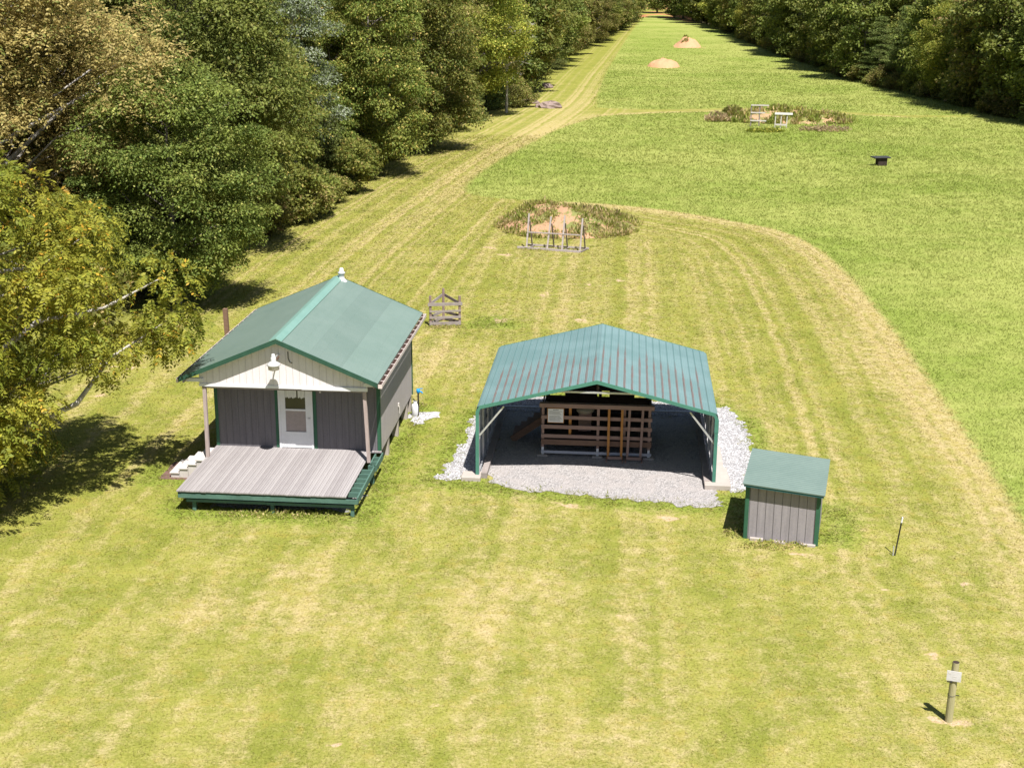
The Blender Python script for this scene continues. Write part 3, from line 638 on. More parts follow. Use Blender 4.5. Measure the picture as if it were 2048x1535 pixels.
def deck():
    t = empty('deck', (HO[0], HO[1], 0), HA, 'weathered grey board deck on green posts in front of the brown cabin', 'deck')
    x0, x1, y0, y1, z = -2.34, 2.49, -2.80, 1.03, .667
    # each board a slat of one mesh; left edge cut straight
    m = MB(); x = x0
    while x < x1 - .02:
        w = min(.142, x1 - x); e = RNG.uniform(-.01, .01)
        m.box(x + .003, x + w - .003, y0 + e, y1, z - .035, z + RNG.uniform(-.002, .002)); x += .142
    # boards run on to the wall behind the right post
    m.box(2.49, 2.80, .93, 1.03, z - .035, z); m.build('deck_boards', M_deck, t)
    m = MB(); m.box(x0 + .02, x1 - .02, y0 + .045, y0 + .075, .565, z - .036); m.build('front_rim', M_darkgreen, t)
    m = MB(); m.box(x0 + .03, 2.80, y0 + .03, y0 + .07, .44, .563); m.build('front_beam', M_beam, t)
    m = MB(); m.box(-2.1, .18, y0 + .10, y0 + .15, .30, .38); m.box(.19, 2.66, y0 + .10, y0 + .15, .295, .375); m.build('lower_brace', M_beam, t)
    # open joist ladder on the right
    m = MB(); m.box(2.77, 2.81, y0 + .071, -.14, .44, .62); m.box(2.81, 2.85, -.14, 1.0, .44, .63); m.box(2.6, 2.81, -.18, -.141, .46, .62)
    m.box(2.60, 2.64, -.14, 1.0, .44, .60)
    m.build('side_beam', M_beam, t)
    for yy in np.linspace(y0 + .46, -.52, 6): MB().box(2.30, 2.769, yy, yy + .045, .47, .615).build('joist', M_beam, t)
    for yy in (.25, .62): MB().box(2.641, 2.809, yy, yy + .045, .47, .60).build('joist', M_beam, t)
    m = MB()
    m.box(x0 + .05, x0 + .09, y0 + .08, y1, .44, .63); m.box(2.3, 2.34, y0 + .08, y1, .44, .465)
    for yy in (-1.9, -.9, .1): m.box(x0 + .091, 2.299, yy, yy + .04, .45, .63)
    m.build('under_frame', M_darkgreen, t)
    for x, y in ((-1.92, -2.55), (.33, -2.55), (2.62, -2.60), (2.70, -.05), (-2.2, -.05), (.3, -.05)):
        MB().box(x - .05, x + .05, y - .05, y + .05, -.02, .44).build('deck_post', M_beam, t)
deck()

def steps():
    t = empty('wooden_steps', (HO[0], HO[1], 0), HA, 'whitewashed wooden steps going down the left side of the deck', 'steps')
    y0, y1 = -.12, .98; n = 4
    for k in range(n):
        x1 = -2.36 - k * .27; z = .60 - k * .142
        m = MB(); m.box(x1 - .29, x1, y0 - .03, y1, z - .035, z); m.build('tread', M_steps, t)
        m = MB(); m.box(x1 - .26, x1 - .0, y0, y0 + .035, -.01, z - .037); m.box(x1 - .262, x1 - .24, y0 + .036, y1 - .03, max(.0, z - .142), z - .037); m.build('riser', M_steps, t)
M_steps = weathered('whitewashed_wood', (.55, .51, .48), (.45, .41, .38), .85, 4, amt=.6)
steps()
o = MB(); q = jag(mat_poly, .3, .02); o.poly([(p[0], p[1], .012) for p in q]); o.hexa([(p[0], p[1], z) for z in (-.01, .010) for p in mat_poly[[0, 1, 2, 3]]])
o = o.build('ground_mat', M_matbrown); tag(o, 'dark brown mat on the grass below the white wooden steps', 'mat')

# white tank by the rear right corner, hydrant
x, y = loc2w((2.95, 6.55), HA, HO)
t = empty('gas_bottle', (x, y, 0), 0, 'small white gas bottle standing by the right wall of the brown cabin', 'gas bottle')
MB().lathe([(0, .0), (.10, .0), (.13, .05), (.135, .35), (.11, .42), (.05, .46), (0, .47)], (0, 0, 0), 14).build('bottle', M_white, t, smooth_=True)
MB().lathe([(.07, .43), (.07, .53), (.06, .53)], (0, 0, 0), 12).build('collar', M_white, t)
MB().tube([(0, 0, .46), (0, 0, .52), (-.08, .05, .6)], .015, 6).build('valve', M_black, t)
x, y = gnd(837, 832)
t = empty('yard_hydrant', (x, y, 0), HA, 'yard hydrant with bright blue head on dark pipe in white gravel', 'hydrant')
MB().tube([(0, 0, -.05), (0, 0, .86)], .028, 8).build('pipe', M_black, t)
hd = MB().lathe([(.03, 0), (.06, .02), (.065, .12), (.045, .15), (0, .155)], (0, 0, .83), 10).build('head', M_blue, t, smooth_=True)
MB().tube([(.04, 0, .90), (.12, -.01, .88), (.15, -.01, .83)], [.03, .028, .024], 8).build('spout', M_blue, hd)
MB().bar((-.05, 0, .98), (.16, 0, 1.0), .03, .02).build('handle', M_blue, hd)

# ------------------------------------------------------------------ carport
def carport():
    t = empty('carport', (CO[0], CO[1], 0), CA, 'open fronted metal carport with streaked blue green roof, between cabin and small shed', 'carport')
    Wd, L, h1, h2, h3, c = 7.155, 6.66, 2.116, 2.30, 3.19, .107; hx = Wd / 2; rx = hx - c; sl = (h3 - h2) / rx
    # ribbed roof sheets: real ribs parallel to the ridge
    per = .2286
    for s in (-1, 1):
        prof = []; k = 0
        xs = [0]
        n = int(rx / per)
        for k in range(n + 1):
            c0 = (k + .5) * per
            for dx, dz in ((-.022, 0), (-.012, .02), (.012, .02), (.022, 0)):
                if c0 + dx < rx: prof.append((c0 + dx, dz))
        prof = [(0, .004)] + prof + [(rx, 0)]
        top = [(x, h3 - x * sl + dz) for x, dz in prof] + [(hx - .03, h2 - .045), (hx, h1), (hx, h1 - .12)]
        m = MB()
        for (xa, za), (xb, zb) in zip(top[:-1], top[1:]):
            q = [(s * xa, -.04, za), (s * xb, -.04, zb), (s * xb, L + .04, zb), (s * xa, L + .04, za)]
            m.poly(q if s > 0 else q[::-1])
        o = m.build('roof_panel', M_carroof, t); sd_ = o.modifiers.new('thick', 'SOLIDIFY'); sd_.thickness = .004; sd_.offset = -1
        # front and back edge trim
    def arch(y, th, w, mat, name, off=0., par=t):
        pts = [(-hx - off, 0.13), (-hx - off, h1), (-rx, h2 + off), (0, h3 + off), (rx, h2 + off), (hx + off, h1), (hx + off, .13)]
        m = MB()
        ins = []
        cx, cz = 0, 1.5
        for (x, z) in pts:
            ins.append((x, z))
        inner = [(-hx + w - off, .13), (-hx + w - off, h1 - w * .35), (-rx + w * .3, h2 - w * .9), (0, h3 - w * 1.03), (rx - w * .3, h2 - w * .9), (hx - w + off, h1 - w * .35), (hx - w + off, .13)]
        for i in range(len(pts) - 1):
            a, b = pts[i], pts[i + 1]; ia, ib = inner[i], inner[i + 1]
            m.hexa([(a[0], y, a[1]), (ia[0], y, ia[1]), (ia[0], y + th, ia[1]), (a[0], y + th, a[1]), (b[0], y, b[1]), (ib[0], y, ib[1]), (ib[0], y + th, ib[1]), (b[0], y + th, b[1])])
        return m.build(name, mat, par)
    arch(-.075, .03, .10, M_cartrim, 'front_trim', .006)
    arch(L + .045, .03, .10, M_cartrim, 'back_trim', .006)
    for y in (.03, 1.35, 2.7, 4.0, 5.35, 6.57):
        arch(y, .06, .065, M_metal, 'frame_arch', -.03)
    # trim legs overlap plate on the right upright
    m = MB(); m.box(hx - .105, hx + .012, -.083, -.076, h1 - .42, h1 - .02); m.build('trim_lap', M_cartrim, t)
    # side walls
    for s in (-1, 1):
        m = MB(); x = s * (hx - .015)
        m.box(*sorted((x, x + s * .008)), -.03, L, .16, h1 - .05); m.build('side_panel', M_carpanel, t)
        m = MB(); xx = s * (hx - .075); m.box(*sorted((xx - .03 * s, xx + .02 * s)), .0, L, .135, .185); m.box(*sorted((xx, xx + .03 * s)), .1, L - .1, 1.1, 1.15); m.build('base_rail', M_metal, t)
        for y in (.04, 5.4): MB().bar((s * (hx - .09), y, h1 - .78), (s * (hx - .83), y, h2 - .02), .05, .05).build('knee_brace', M_metal, t)
    MB().bar((-1.35, .05, h3 - .40), (1.35, .05, h3 - .40), .05, .05).build('ridge_tie', M_metal, t)
    MB().bar((-1.35, 6.6, h3 - .40), (1.35, 6.6, h3 - .40), .05, .05).build('ridge_tie', M_metal, t)
    MB().box(-hx + .1, hx - .1, L - .03, L + .03, .13, .18).build('base_rail', M_metal, t)
    MB().bar((0.03, .1, h3 - .40), (.03, .1, h3 - .08), .07, .05).build('king_post', M_darkwood, t)
    # timber kerbs inside the walls
    for s in (-1, 1):
        m = MB(); m.box(*sorted((s * (hx - .15), s * (hx - .33))), -.02, L - .1, -.02, .17); m.build('kerb_timber', M_grey_wood, t)
carport()
def slab(pts, z, name, label, cat, parent=None):
    q = [loc2w(p, CA, CO) for p in pts]; m = MB(); m.hexa([(a[0], a[1], -.05) for a in q] + [(a[0], a[1], z) for a in q]); o = m.build(name, M_conc, parent, bevel=.015); tag(o, label, cat); return o
slab([(-4.0, -.32), (-3.42, -.32), (-3.42, .22), (-4.0, .22)], .13, 'concrete_footing', 'concrete block under the front left leg of the carport', 'footing')
slab([(3.25, -.32), (4.02, -.32), (4.02, .60), (3.25, .60)], .16, 'concrete_footing', 'big front concrete block under the front right leg of the carport', 'footing')
slab([(3.60, .62), (4.0, .62), (4.0, 1.30), (3.60, 1.30)], .135, 'concrete_footing', 'second concrete slab beside the right carport wall, behind the front block', 'footing')
slab([(3.60, 1.32), (3.92, 1.32), (3.92, 3.4), (3.60, 3.4)], .10, 'concrete_footing', 'long narrow concrete slab beside the right carport wall in white gravel', 'footing')

# shooting stand inside the carport
def C3(x, y): q = loc2w((x, y), CA, CO); return (q[0], q[1], 0)
def stand():
    t = empty('shooting_stand', C3(0, 0), CA, 'brown timber rail booth with benches standing inside the carport', 'booth')
    xa, xb, yf, yb = -1.76, 1.70, 2.17, 4.9
    for i, (x, y) in enumerate(((xa + .05, yf), (0.02, yf), (xb - .08, yf))):
        MB().box(x - .04, x + .04, y, y + .09, .05, 1.72).build('post', M_rail, t); MB().box(x - .16, x + .16, y - .1, y + .16, .0, .06).build('base_plate', M_conc, t)
        MB().box(x - .035, x + .035, y - .012, y - .002, .06, .30).build('post_foot', M_white, t)
    for x in (-.86, .84): MB().box(x - .04, x + .04, yf + .05, yf + .13, .62, 1.72).build('post', M_orange if x < 0 else M_rail, t)
    for x in (xa + .05, 0.02, xb - .08): MB().box(x - .05, x + .05, yb, yb + .09, .0, 1.85).build('post', M_darkwood, t)
    for x in (-.8, .85): MB().box(x - .04, x + .04, yb + .01, yb + .09, .0, 1.15).build('post', M_darkwood, t)
    for z, h, mt in ((.15, .085, M_beamgrey), (.48, .17, M_brown), (.68, .11, M_rail), (.985, .12, M_rail), (1.30, .11, M_rail)):
        MB().box(xa, xb, yf - .04, yf - .003, z - h / 2, z + h / 2).build('rail', mt, t)
    MB().box(xa - .06, xb + .06, yf - .06, yf + .12, 1.62, 1.75).build('top_beam', M_rail, t)
    MB().box(xa, xb, yf + .10, yb - .1, .52, .57).build('bench_floor', M_darkwood, t)
    # back screen boards with see-through slots
    for z0, z1 in ((.10, .62), (.63, 1.17)): MB().box(xa - .02, xb + .02, yb - .03, yb - .003, z0, z1).build('back_board', M_darkwood, t)
    for x0, x1 in ((-1.15, -.08), (.32, 1.15)): MB().box(x0, x1, yb - .03, yb - .003, 1.172, 1.37).build('back_board', M_darkwood, t)
    MB().box(-1.15, 1.35, yb - .03, yb - .003, 1.375, 1.80).build('back_board', M_darkwood, t)
    for x in (xa + .02, xb - .06):
        for z in (1.0, 1.35, 1.68): MB().box(x, x + .035, yf + .125, yb - .035, z - .05, z + .05).build('side_rail', M_darkwood, t)
M_beamgrey = weathered('pale_board', (.50, .50, .54), (.36, .36, .40), .8, 3, (.5, 3, 3), amt=.8)
stand()
t = empty('padded_stool', (*C3(-.42, 3.2)[:2], 0), CA, 'stool with round tan cushion on a square pedestal behind the booth rails', 'stool')
MB().box(-.2, .2, -.18, .18, .575, 1.15).build('pedestal', M_rail, t)
MB().lathe([(0, 1.152), (.24, 1.155), (.29, 1.22), (.27, 1.30), (.15, 1.34), (0, 1.345)], n=20).build('cushion', M_cushion, t, smooth_=True)
t = empty('notice_board', (*C3(-1.31, 2.10)[:2], 0), CA, 'white framed notice sheet with small print hung on the left of the booth rails', 'notice')
MB().box(-.26, .26, -.0, .012, 1.13, 1.61).build('frame', M_orange, t)
pp = MB().box(-.24, .24, -.008, -.002, 1.15, 1.59).build('sheet', M_notice, t)
m = MB(); m.box(-.09, .09, -.011, -.0085, 1.545, 1.563)
for k in range(11):
    if k in (4,): continue
    m.box(-.20, .20 - .05 * ((k * 7) % 4) / 2, -.011, -.0085, 1.50 - k * .03, 1.509 - k * .03)
m.build('print', M_ink, pp)
def stairs2():
    t = empty('wooden_stairs', C3(0, 0), CA, 'low brown wooden stairs on the left of the booth under the carport', 'stairs')
    for k in range(5):
        x0 = -2.78 + k * .21; z = .20 + k * .155
        MB().box(x0, x0 + .26, 3.5, 4.5, z - .03, z).build('tread', M_rail, t); MB().box(x0 + .01, x0 + .03, 3.5, 4.5, z - .155, z - .031).build('riser', M_brown, t)
    MB().bar((-2.80, 3.47, .05), (-1.78, 3.47, .78), .04, .22).build('stringer', M_brown, t)
stairs2()
def tstand(x, mat, label, lean):
    t = empty('target_stand', C3(x, 1.96), CA, label, 'target stand', 'wooden target stands leaning on the booth')
    for s in (-1, 1):
        MB().bar((s * .205, 0, .05), (s * .205 + lean, .16, 1.62), .075, .04).build('upright', mat, t)
        MB().bar((s * .25, -.24, .03), (s * .25, .12, .03), .045, .06).build('foot', M_rail, t)
    MB().box(-.22, .22, -.09, -.05, .06, .15).build('cross_board', M_rail, t)
tstand(.56, M_orange, 'orange brown wooden target stand leaning on the booth rails, left of the pair', .0)
tstand(1.16, M_rail, 'dull grey brown wooden target stand leaning on the booth rails, right of the pair', .04)

# ------------------------------------------------------------------ shed
def shed():
    a = -.27; x, y = gnd(1560, 1084); t = empty('shed', (x, y, 0), a, 'small brown board shed with flat blue green roof and green corners', 'shed')
    w, d, hf, hb = .97, 1.95, 1.56, 1.72; sh = -.055
    yo = .02
    Z = lambda x, z: z + sh * x
    m = MB()
    c = [(-w, yo), (w, yo), (w, yo + d), (-w, yo + d)]; top = [hf, hf, hb, hb]
    m.hexa([(px, py, -.1) for px, py in c] + [(px, py, Z(px, h)) for (px, py), h in zip(c, top)])
    m.build('wall', M_shedwall, t)
    for px in (-w - .01, w - .09): MB().hexa([(px, yo - .02, -.1), (px + .1, yo - .02, -.1), (px + .1, yo - .002, -.1), (px, yo - .002, -.1)] + [(q, r, Z(q, hf) - .01) for q, r in ((px, yo - .02), (px + .1, yo - .02), (px + .1, yo - .002), (px, yo - .002))]).build('corner_trim', M_trim, t)
    for px in (-w - .022, w + .002): MB().hexa([(px, yo - .01, -.1), (px + .02, yo - .01, -.1), (px + .02, yo + .08, -.1), (px, yo + .08, -.1)] + [(q, r, Z(q, hf) - .01) for q, r in ((px, yo - .01), (px + .02, yo - .01), (px + .02, yo + .08), (px, yo + .08))]).build('corner_trim', M_trim, t)
    X0, X1, Y0, Y1 = -w - .09, w + .12, yo - .21, yo + d + .18; zf = hf + .0; zb = hb + .04
    def rz(px, py): return Z(px, zf + (zb - zf) * (py - Y0) / (Y1 - Y0))
    m = MB(); m.hexa([(px, py, rz(px, py) + .005) for px, py in ((X0, Y0), (X1, Y0), (X1, Y1), (X0, Y1))] + [(px, py, rz(px, py) + .03) for px, py in ((X0, Y0), (X1, Y0), (X1, Y1), (X0, Y1))]); m.build('roof_panel', M_shedroof, t)
    m = MB(); m.hexa([(px, py, rz(px, py) - .06) for px, py in ((X0 + .03, Y0 + .02), (X1 - .03, Y0 + .02), (X1 - .03, Y0 + .05), (X0 + .03, Y0 + .05))] + [(px, py, rz(px, py) + .004) for px, py in ((X0 + .03, Y0 + .02), (X1 - .03, Y0 + .02), (X1 - .03, Y0 + .05), (X0 + .03, Y0 + .05))]); m.build('fascia', M_bluegreen, t)
    for q0, q1, z1 in ((-.8, -.45, .07), (.55, .93, .05), (-.2, .15, .045)): MB().box(q0, q1, -.1, .01, -.02, z1).build('base_block', M_conc, t)
M_shedwall = mk_siding('shed_siding', (.28, .255, .265), (.225, .205, .215), 0, .215, .009)
M_bluegreen = weathered('blue_green_fascia', (.03, .12, .13), (.02, .09, .10), .5, 4)
shed()

# ------------------------------------------------------------------ posts and signs on the lawn
x, y = gnd(1897, 1441)
t = empty('sign_post', (x, y, 0), -.25, 'thick round mossy wooden post with small white plate, standing in the near lawn', 'post')
MB().tube([(0, 0, -.1), (.005, 0, .5), (.012, .0, 1.0), (.02, .0, 1.34)], [.078, .076, .073, .068], 14).build('post', M_oldpost, t, smooth_=False)
MB().lathe([(.066, 0), (0, .004)], (.02, 0, 1.342), 14).build('post_top', M_darkwood, t)
pl = MB().hexa([(-.14, -.10, .97), (.14, -.10, .955), (.14, -.088, .955), (-.14, -.088, .97), (-.14, -.10, 1.19), (.14, -.10, 1.175), (.14, -.088, 1.175), (-.14, -.088, 1.19)]).build('plate', M_paper, t)
m = MB(); m.box(-.11, -.06, -.1025, -.1005, 1.12, 1.15); m.box(-.03, .05, -.1025, -.1005, 1.06, 1.08); m.box(-.02, .04, -.1025, -.1005, 1.02, 1.035); m.build('faded_print', M_fade if 'M_fade' in globals() else weathered('faded_ink', (.50, .47, .44), (.6, .57, .55), .8, 9, bump=0), pl)
MB().lathe([(.080, .60), (.085, .605), (.080, .61)], n=14).build('wire_loop', M_black, t)
MB().tube([(.07, 0, .60), (.15, -.01, .61)], .01, 6).build('bolt', M_black, t)
MB().tube([(-.12, -.08, .93), (-.02, -.08, .93)], .014, 6).build('bolt', M_black, t)
x, y = gnd(1789, 1110)
t = empty('steel_post', (x, y, 0), 0, 'thin dark steel stake with white tip leaning right in the lawn past the shed', 'stake')
MB().bar((0, 0, -.05), (.10, .0, .93), .03, .03).build('stake', M_black, t)
MB().bar((.10, 0, .93), (.118, 0, 1.08), .034, .034).build('tip', M_white, t)
MB().bar((-.045, -.01, -.05), (-.045, -.01, .26), .03, .03).build('short_stake', M_metal, t)

# brown post with rail behind the cabin
x, y = gnd(457, 700)
t = empty('rail_post', (x, y, 0), HA, 'single dark brown post with a low rail beyond the left eave of the cabin', 'post')
MB().bar((0, 0, -.1), (-.04, 0, 1.72), .17, .17).build('post', M_brown, t); MB().bar((.05, 0, .72), (1.3, .1, .66), .06, .14).build('rail', M_rail, t)

# three-post wooden bin
def corner_bin():
    a = gnd(859, 652); b = gnd(922, 650); t = empty('wooden_bin', (a[0], a[1], 0), math.atan2(b[1] - a[1], b[0] - a[0]), 'three post triangular bin of weathered grey boards behind the cabin', 'wooden bin')
    w = float(np.hypot(*(b - a))); bk = (w * .52, 1.0)
    for x, y, h in ((0.05, 0, 1.33), (w - .05, 0, 1.28)): MB().box(x - .05, x + .05, y, y + .10, -.1, h).build('post', M_brownpost, t)
    MB().box(bk[0] - .05, bk[0] + .05, bk[1] - .05, bk[1] + .05, -.1, 1.42).build('post', M_brownpost, t)
    for z0, z1, e in ((.02, .17, 0), (.32, .42, .0), (.60, .68, .0), (.88, 1.02, .06)): MB().box(-e, w + e, -.035, -.003, z0, z1).build('rail', M_grey_wood, t)
    for sx in (0.02, w - .02):
        for z in (.10, .38, 1.05): MB().bar((sx, .1, z - (.0 if z < 1 else .12)), (bk[0] + (-.06 if sx < 1 else .06), bk[1] - .03, z + (.0 if z < 1 else .08)), .03, .12).build('back_rail', M_grey_wood if sx < 1 else M_darkgreywood, t)
M_brownpost = weathered('brown_grey_post', (.26, .19, .17), (.16, .11, .10), .9, 5, (3, 3, .5), amt=.9)
M_darkgreywood = weathered('dark_grey_wood', (.16, .13, .12), (.10, .08, .075), .9, 4, amt=.9)
corner_bin()

# ------------------------------------------------------------------ weeds and mounds
def tuft_mesh(n, rx, ry, h, seed, leafw=.05, zfun=None, droop=.5, stemmy=.6, name='foliage', mat=None):
    r = np.random.default_rng(seed); a = r.uniform(0, 2 * PI, n); q = np.sqrt(r.random(n)); x = np.cos(a) * q * rx; y = np.sin(a) * q * ry
    z0 = zfun(x, y) if zfun else np.zeros(n); hh = h * r.uniform(.4, 1., n) * (1 - .5 * q); t = r.random(n)
    p0 = np.c_[x, y, z0 + hh * t * stemmy]; la = r.uniform(0, 2 * PI, n); L = hh * (1 - stemmy) + leafw
    tip = p0 + np.c_[np.cos(la) * L * droop, np.sin(la) * L * droop, L]; sa = r.uniform(0, 2 * PI, n); w = leafw * r.uniform(.5, 1.3, n); off = np.c_[np.cos(sa) * w, np.sin(sa) * w, r.normal(0, .3, n) * w]; mid = (p0 + tip) / 2
    V = np.stack([p0, mid + off, tip, mid - off], 1).reshape(-1, 3); Fc = np.arange(n * 4).reshape(-1, 4)
    return np_mesh(name, V, Fc, mat or L_weed, {'v': r.random(n), 'w': r.random(n)})
def mound(name, px, py, rx, ry, h, label, cat, weeds, wlabel, seed, crest=None, rot=0, mat=None, bare=.5):
    c = gnd(px, py); r = np.random.default_rng(seed); n = 60; u = np.linspace(-1.15, 1.15, n); U, V_ = np.meshgrid(u, u)
    X = U * rx; Y = V_ * ry; rr = np.hypot(U, V_); base = np.clip(1 - rr ** 1.9, 0, 1) ** .8
    ph = r.uniform(0, 6, 12); nz = sum(np.sin(U * (2 + k) * 1.3 + ph[k]) * np.cos(V_ * (2 + k) * 1.1 + ph[k + 6]) / (1 + k) for k in range(6)); fine = r.normal(0, .045, U.shape)
    Zm = h * base * (1 + .36 * nz) + fine * base * h; Zm = np.where(rr > 1.05, -.05, Zm - .02)
    def zf(x, y):
        i = np.clip(((x / rx + 1.15) / 2.3 * (n - 1)).astype(int), 0, n - 1); j = np.clip(((y / ry + 1.15) / 2.3 * (n - 1)).astype(int), 0, n - 1); return np.maximum(Zm[j, i], 0)
    idx = np.arange(n * n).reshape(n, n); Fc = np.stack([idx[:-1, :-1], idx[:-1, 1:], idx[1:, 1:], idx[1:, :-1]], -1).reshape(-1, 4)
    o = link(bpy.data.objects.new(name, np_mesh(name, np.c_[X.ravel(), Y.ravel(), Zm.ravel()], Fc, mat or M_dirt, smooth_=True))); o.location = (c[0], c[1], float(gz(*c))); o.rotation_euler = (0, 0, rot); tag(o, label, cat)
    if weeds:
        parts = []
        w = link(bpy.data.objects.new('weeds', weeds(zf, r))); w.location = o.location; w.rotation_euler = (0, 0, rot); tag(w, wlabel, 'weeds', kind='stuff')
    return o, zf
M_moundmix = NT('weedy_soil'); _p = M_moundmix.obj(); M_moundmix.col(M_moundmix.mix(M_moundmix.ramp(M_moundmix.noise(_p, .8, 5, .7), .46, .56), (.43, .255, .15), M_moundmix.mix(M_moundmix.noise(_p, 6, 3), (.16, .18, .045), (.25, .24, .08)))); M_moundmix.bump(M_moundmix.noise(_p, 5, 5, .7), 1., .12); M_moundmix = M_moundmix.mat
def weeds_clumps(n, k, rx, ry, h, lw_):
    def f(zf, r):
        cx = r.uniform(-1, 1, k) * rx; cy = r.uniform(-1, 1, k) * ry; who = r.integers(0, k, n); s = r.uniform(.4, 1.1, k)[who]
        x = cx[who] + r.normal(0, .32, n) * s; y = cy[who] + r.normal(0, .32, n) * s
        m = np.hypot(x / rx, y / ry) < 1.08; x, y, s, who = x[m], y[m], s[m], who[m]; nn = len(x); z0 = zf(x, y)
        ch = r.random(k); cd = r.random(k)
        H_ = h * s * r.uniform(.4, 1.1, nn); t = r.random(nn); p0 = np.c_[x, y, z0 + H_ * t * .6]; la = r.uniform(0, 2 * PI, nn); tip = p0 + np.c_[np.cos(la) * H_ * .3, np.sin(la) * H_ * .3, H_ * .5 + lw_]
        sa = r.uniform(0, 2 * PI, nn); w = lw_ * r.uniform(.5, 1.2, nn); off = np.c_[np.cos(sa) * w, np.sin(sa) * w, r.normal(0, .3, nn) * w]; mid = (p0 + tip) / 2
        V = np.stack([p0, mid + off, tip, mid - off], 1).reshape(-1, 3)
        v = np.where(cd[who] > .72, r.uniform(.6, 1., nn), r.uniform(0, .85, nn))
        return np_mesh('weeds', V, np.arange(nn * 4).reshape(-1, 4), L_weed, {'v': v, 'w': np.clip(ch[who] + r.normal(0, .2, nn), 0, 1)})
    return f
mound('dirt_mound', 1135, 452, 4.1, 4.1, 1.15, 'wide weedy dirt bank behind the four pole frame, nearest on the range', 'mound', weeds_clumps(13000, 150, 4.2, 4.2, .42, .045), 'green and straw coloured weeds over the near dirt bank', 3, mat=M_moundmix)
mound('dirt_mound', 1572, 243, 6.6, 2.6, .9, 'long low dirt bank with dry weeds behind the two white frames', 'mound', weeds_clumps(9000, 80, 7.4, 3.2, .8, .09), 'dry brown and green weeds around the middle dirt bank', 5, rot=-.12, mat=M_moundmix)
mound('dirt_mound', 1327, 133, 2.7, 4.6, 1.45, 'bare pale orange soil heap alone in the green field', 'mound', None, '', 8)
mound('dirt_mound', 1374, 93, 2.9, 5.0, 1.5, 'farthest small soil heap with a little brush in front', 'mound', weeds_clumps(260, 5, 2.6, 4.6, .45, .12), 'small brush at the foot of the farthest soil heap', 11)

def scrub(px, py, rx, ry, h, n, name, label, cat, mat=None, seed=1, lw_=.06):
    c = gnd(px, py); n = int(n)
    me = tuft_mesh(n, rx, ry, h, seed, lw_, None, .8, .75, name, mat); o = link(bpy.data.objects.new(name, me)); o.location = (c[0], c[1], float(gz(*c))); return tag(o, label, cat, kind='stuff' if cat == 'weeds' else None)
L_brownweed = mat_leaf('brown_weed', (.44, .35, .18), (.58, .48, .27), (.24, .27, .08), .2, .5)
scrub(1437, 243, 1.4, 1.0, 1.5, 520, 'dry_bush', 'reddish brown dry bush left of the tall green shrub on the middle bank', 'bush', L_brownweed, 22, .10)
scrub(1650, 262, 2.6, 1.3, .9, 520, 'dry_bush', 'flat brown dead bush at the right end of the middle dirt bank', 'bush', L_brownweed, 23, .10)
scrub(1530, 264, 1.9, .7, .55, 1400, 'weed_patch', 'bright green weed patch in front of the two white frames', 'weeds', L_bright, 24, .09)
scrub(1233, 447, .4, .4, 1.3, 260, 'tall_weed', 'tall dark seed headed weed on the right of the near dirt bank', 'weed', L_brownweed, 25, .05)
for i, (px, py, s, lab) in enumerate(((889, 655, .9, 'low green weeds along the foot of the three post bin'), (1100, 500, 2.0, 'low green weeds tangled in the base of the four pole frame'), (828, 812, .5, 'leafy weeds by the white gas bottle at the cabin corner'), (1545, 1092, .95, 'thin weeds along the front of the small shed'), (560, 1030, 1.9, 'ragged weeds along the shady front edge of the deck'), (1470, 1068, .35, 'straggly weeds at the left front corner of the small shed'))):
    scrub(px, py, s, .30, .19, int(380 * s), 'weed_patch', lab, 'weeds', L_weed, 40 + i, .028)

# rocks near the far bend
def rock(px, py, r_, label, mat, seed):
    r = np.random.default_rng(seed); c = gnd(px, py); n = 10; m = 8; V = []; 
    for j in range(m + 1):
        for i in range(n):
            a = 2 * PI * i / n; b = PI * j / m; k = r_ * r.uniform(.8, 1.15); V.append((math.cos(a) * math.sin(b) * k * 1.4, math.sin(a) * math.sin(b) * k, math.cos(b) * k * .7))
    Fc = np.array([(j * n + i, j * n + (i + 1) % n, (j + 1) * n + (i + 1) % n, (j + 1) * n + i) for j in range(m) for i in range(n)])
    o = link(bpy.data.objects.new('boulder', np_mesh('boulder', np.array(V), Fc, mat))); o.location = (c[0], c[1], .15 * r_); tag(o, label, 'rock')
M_rock = weathered('pink_rock', (.30, .22, .19), (.16, .12, .105), .9, 1.2, amt=.9, bump=.5)
rock(1101, 216, .95, 'largest pinkish brown boulder beside the far bend of the mown track', M_rock, 1)
rock(1083, 215, .6, 'small brown boulder just left of the largest one by the track bend', M_rock, 2)
rock(1060, 207, .8, 'pale brown boulder half hidden in brush left of the other two', M_rock, 3)
rock(1092, 176, .7, 'low brown rock at the shady edge of the left woods beyond the bend', M_rock, 4)

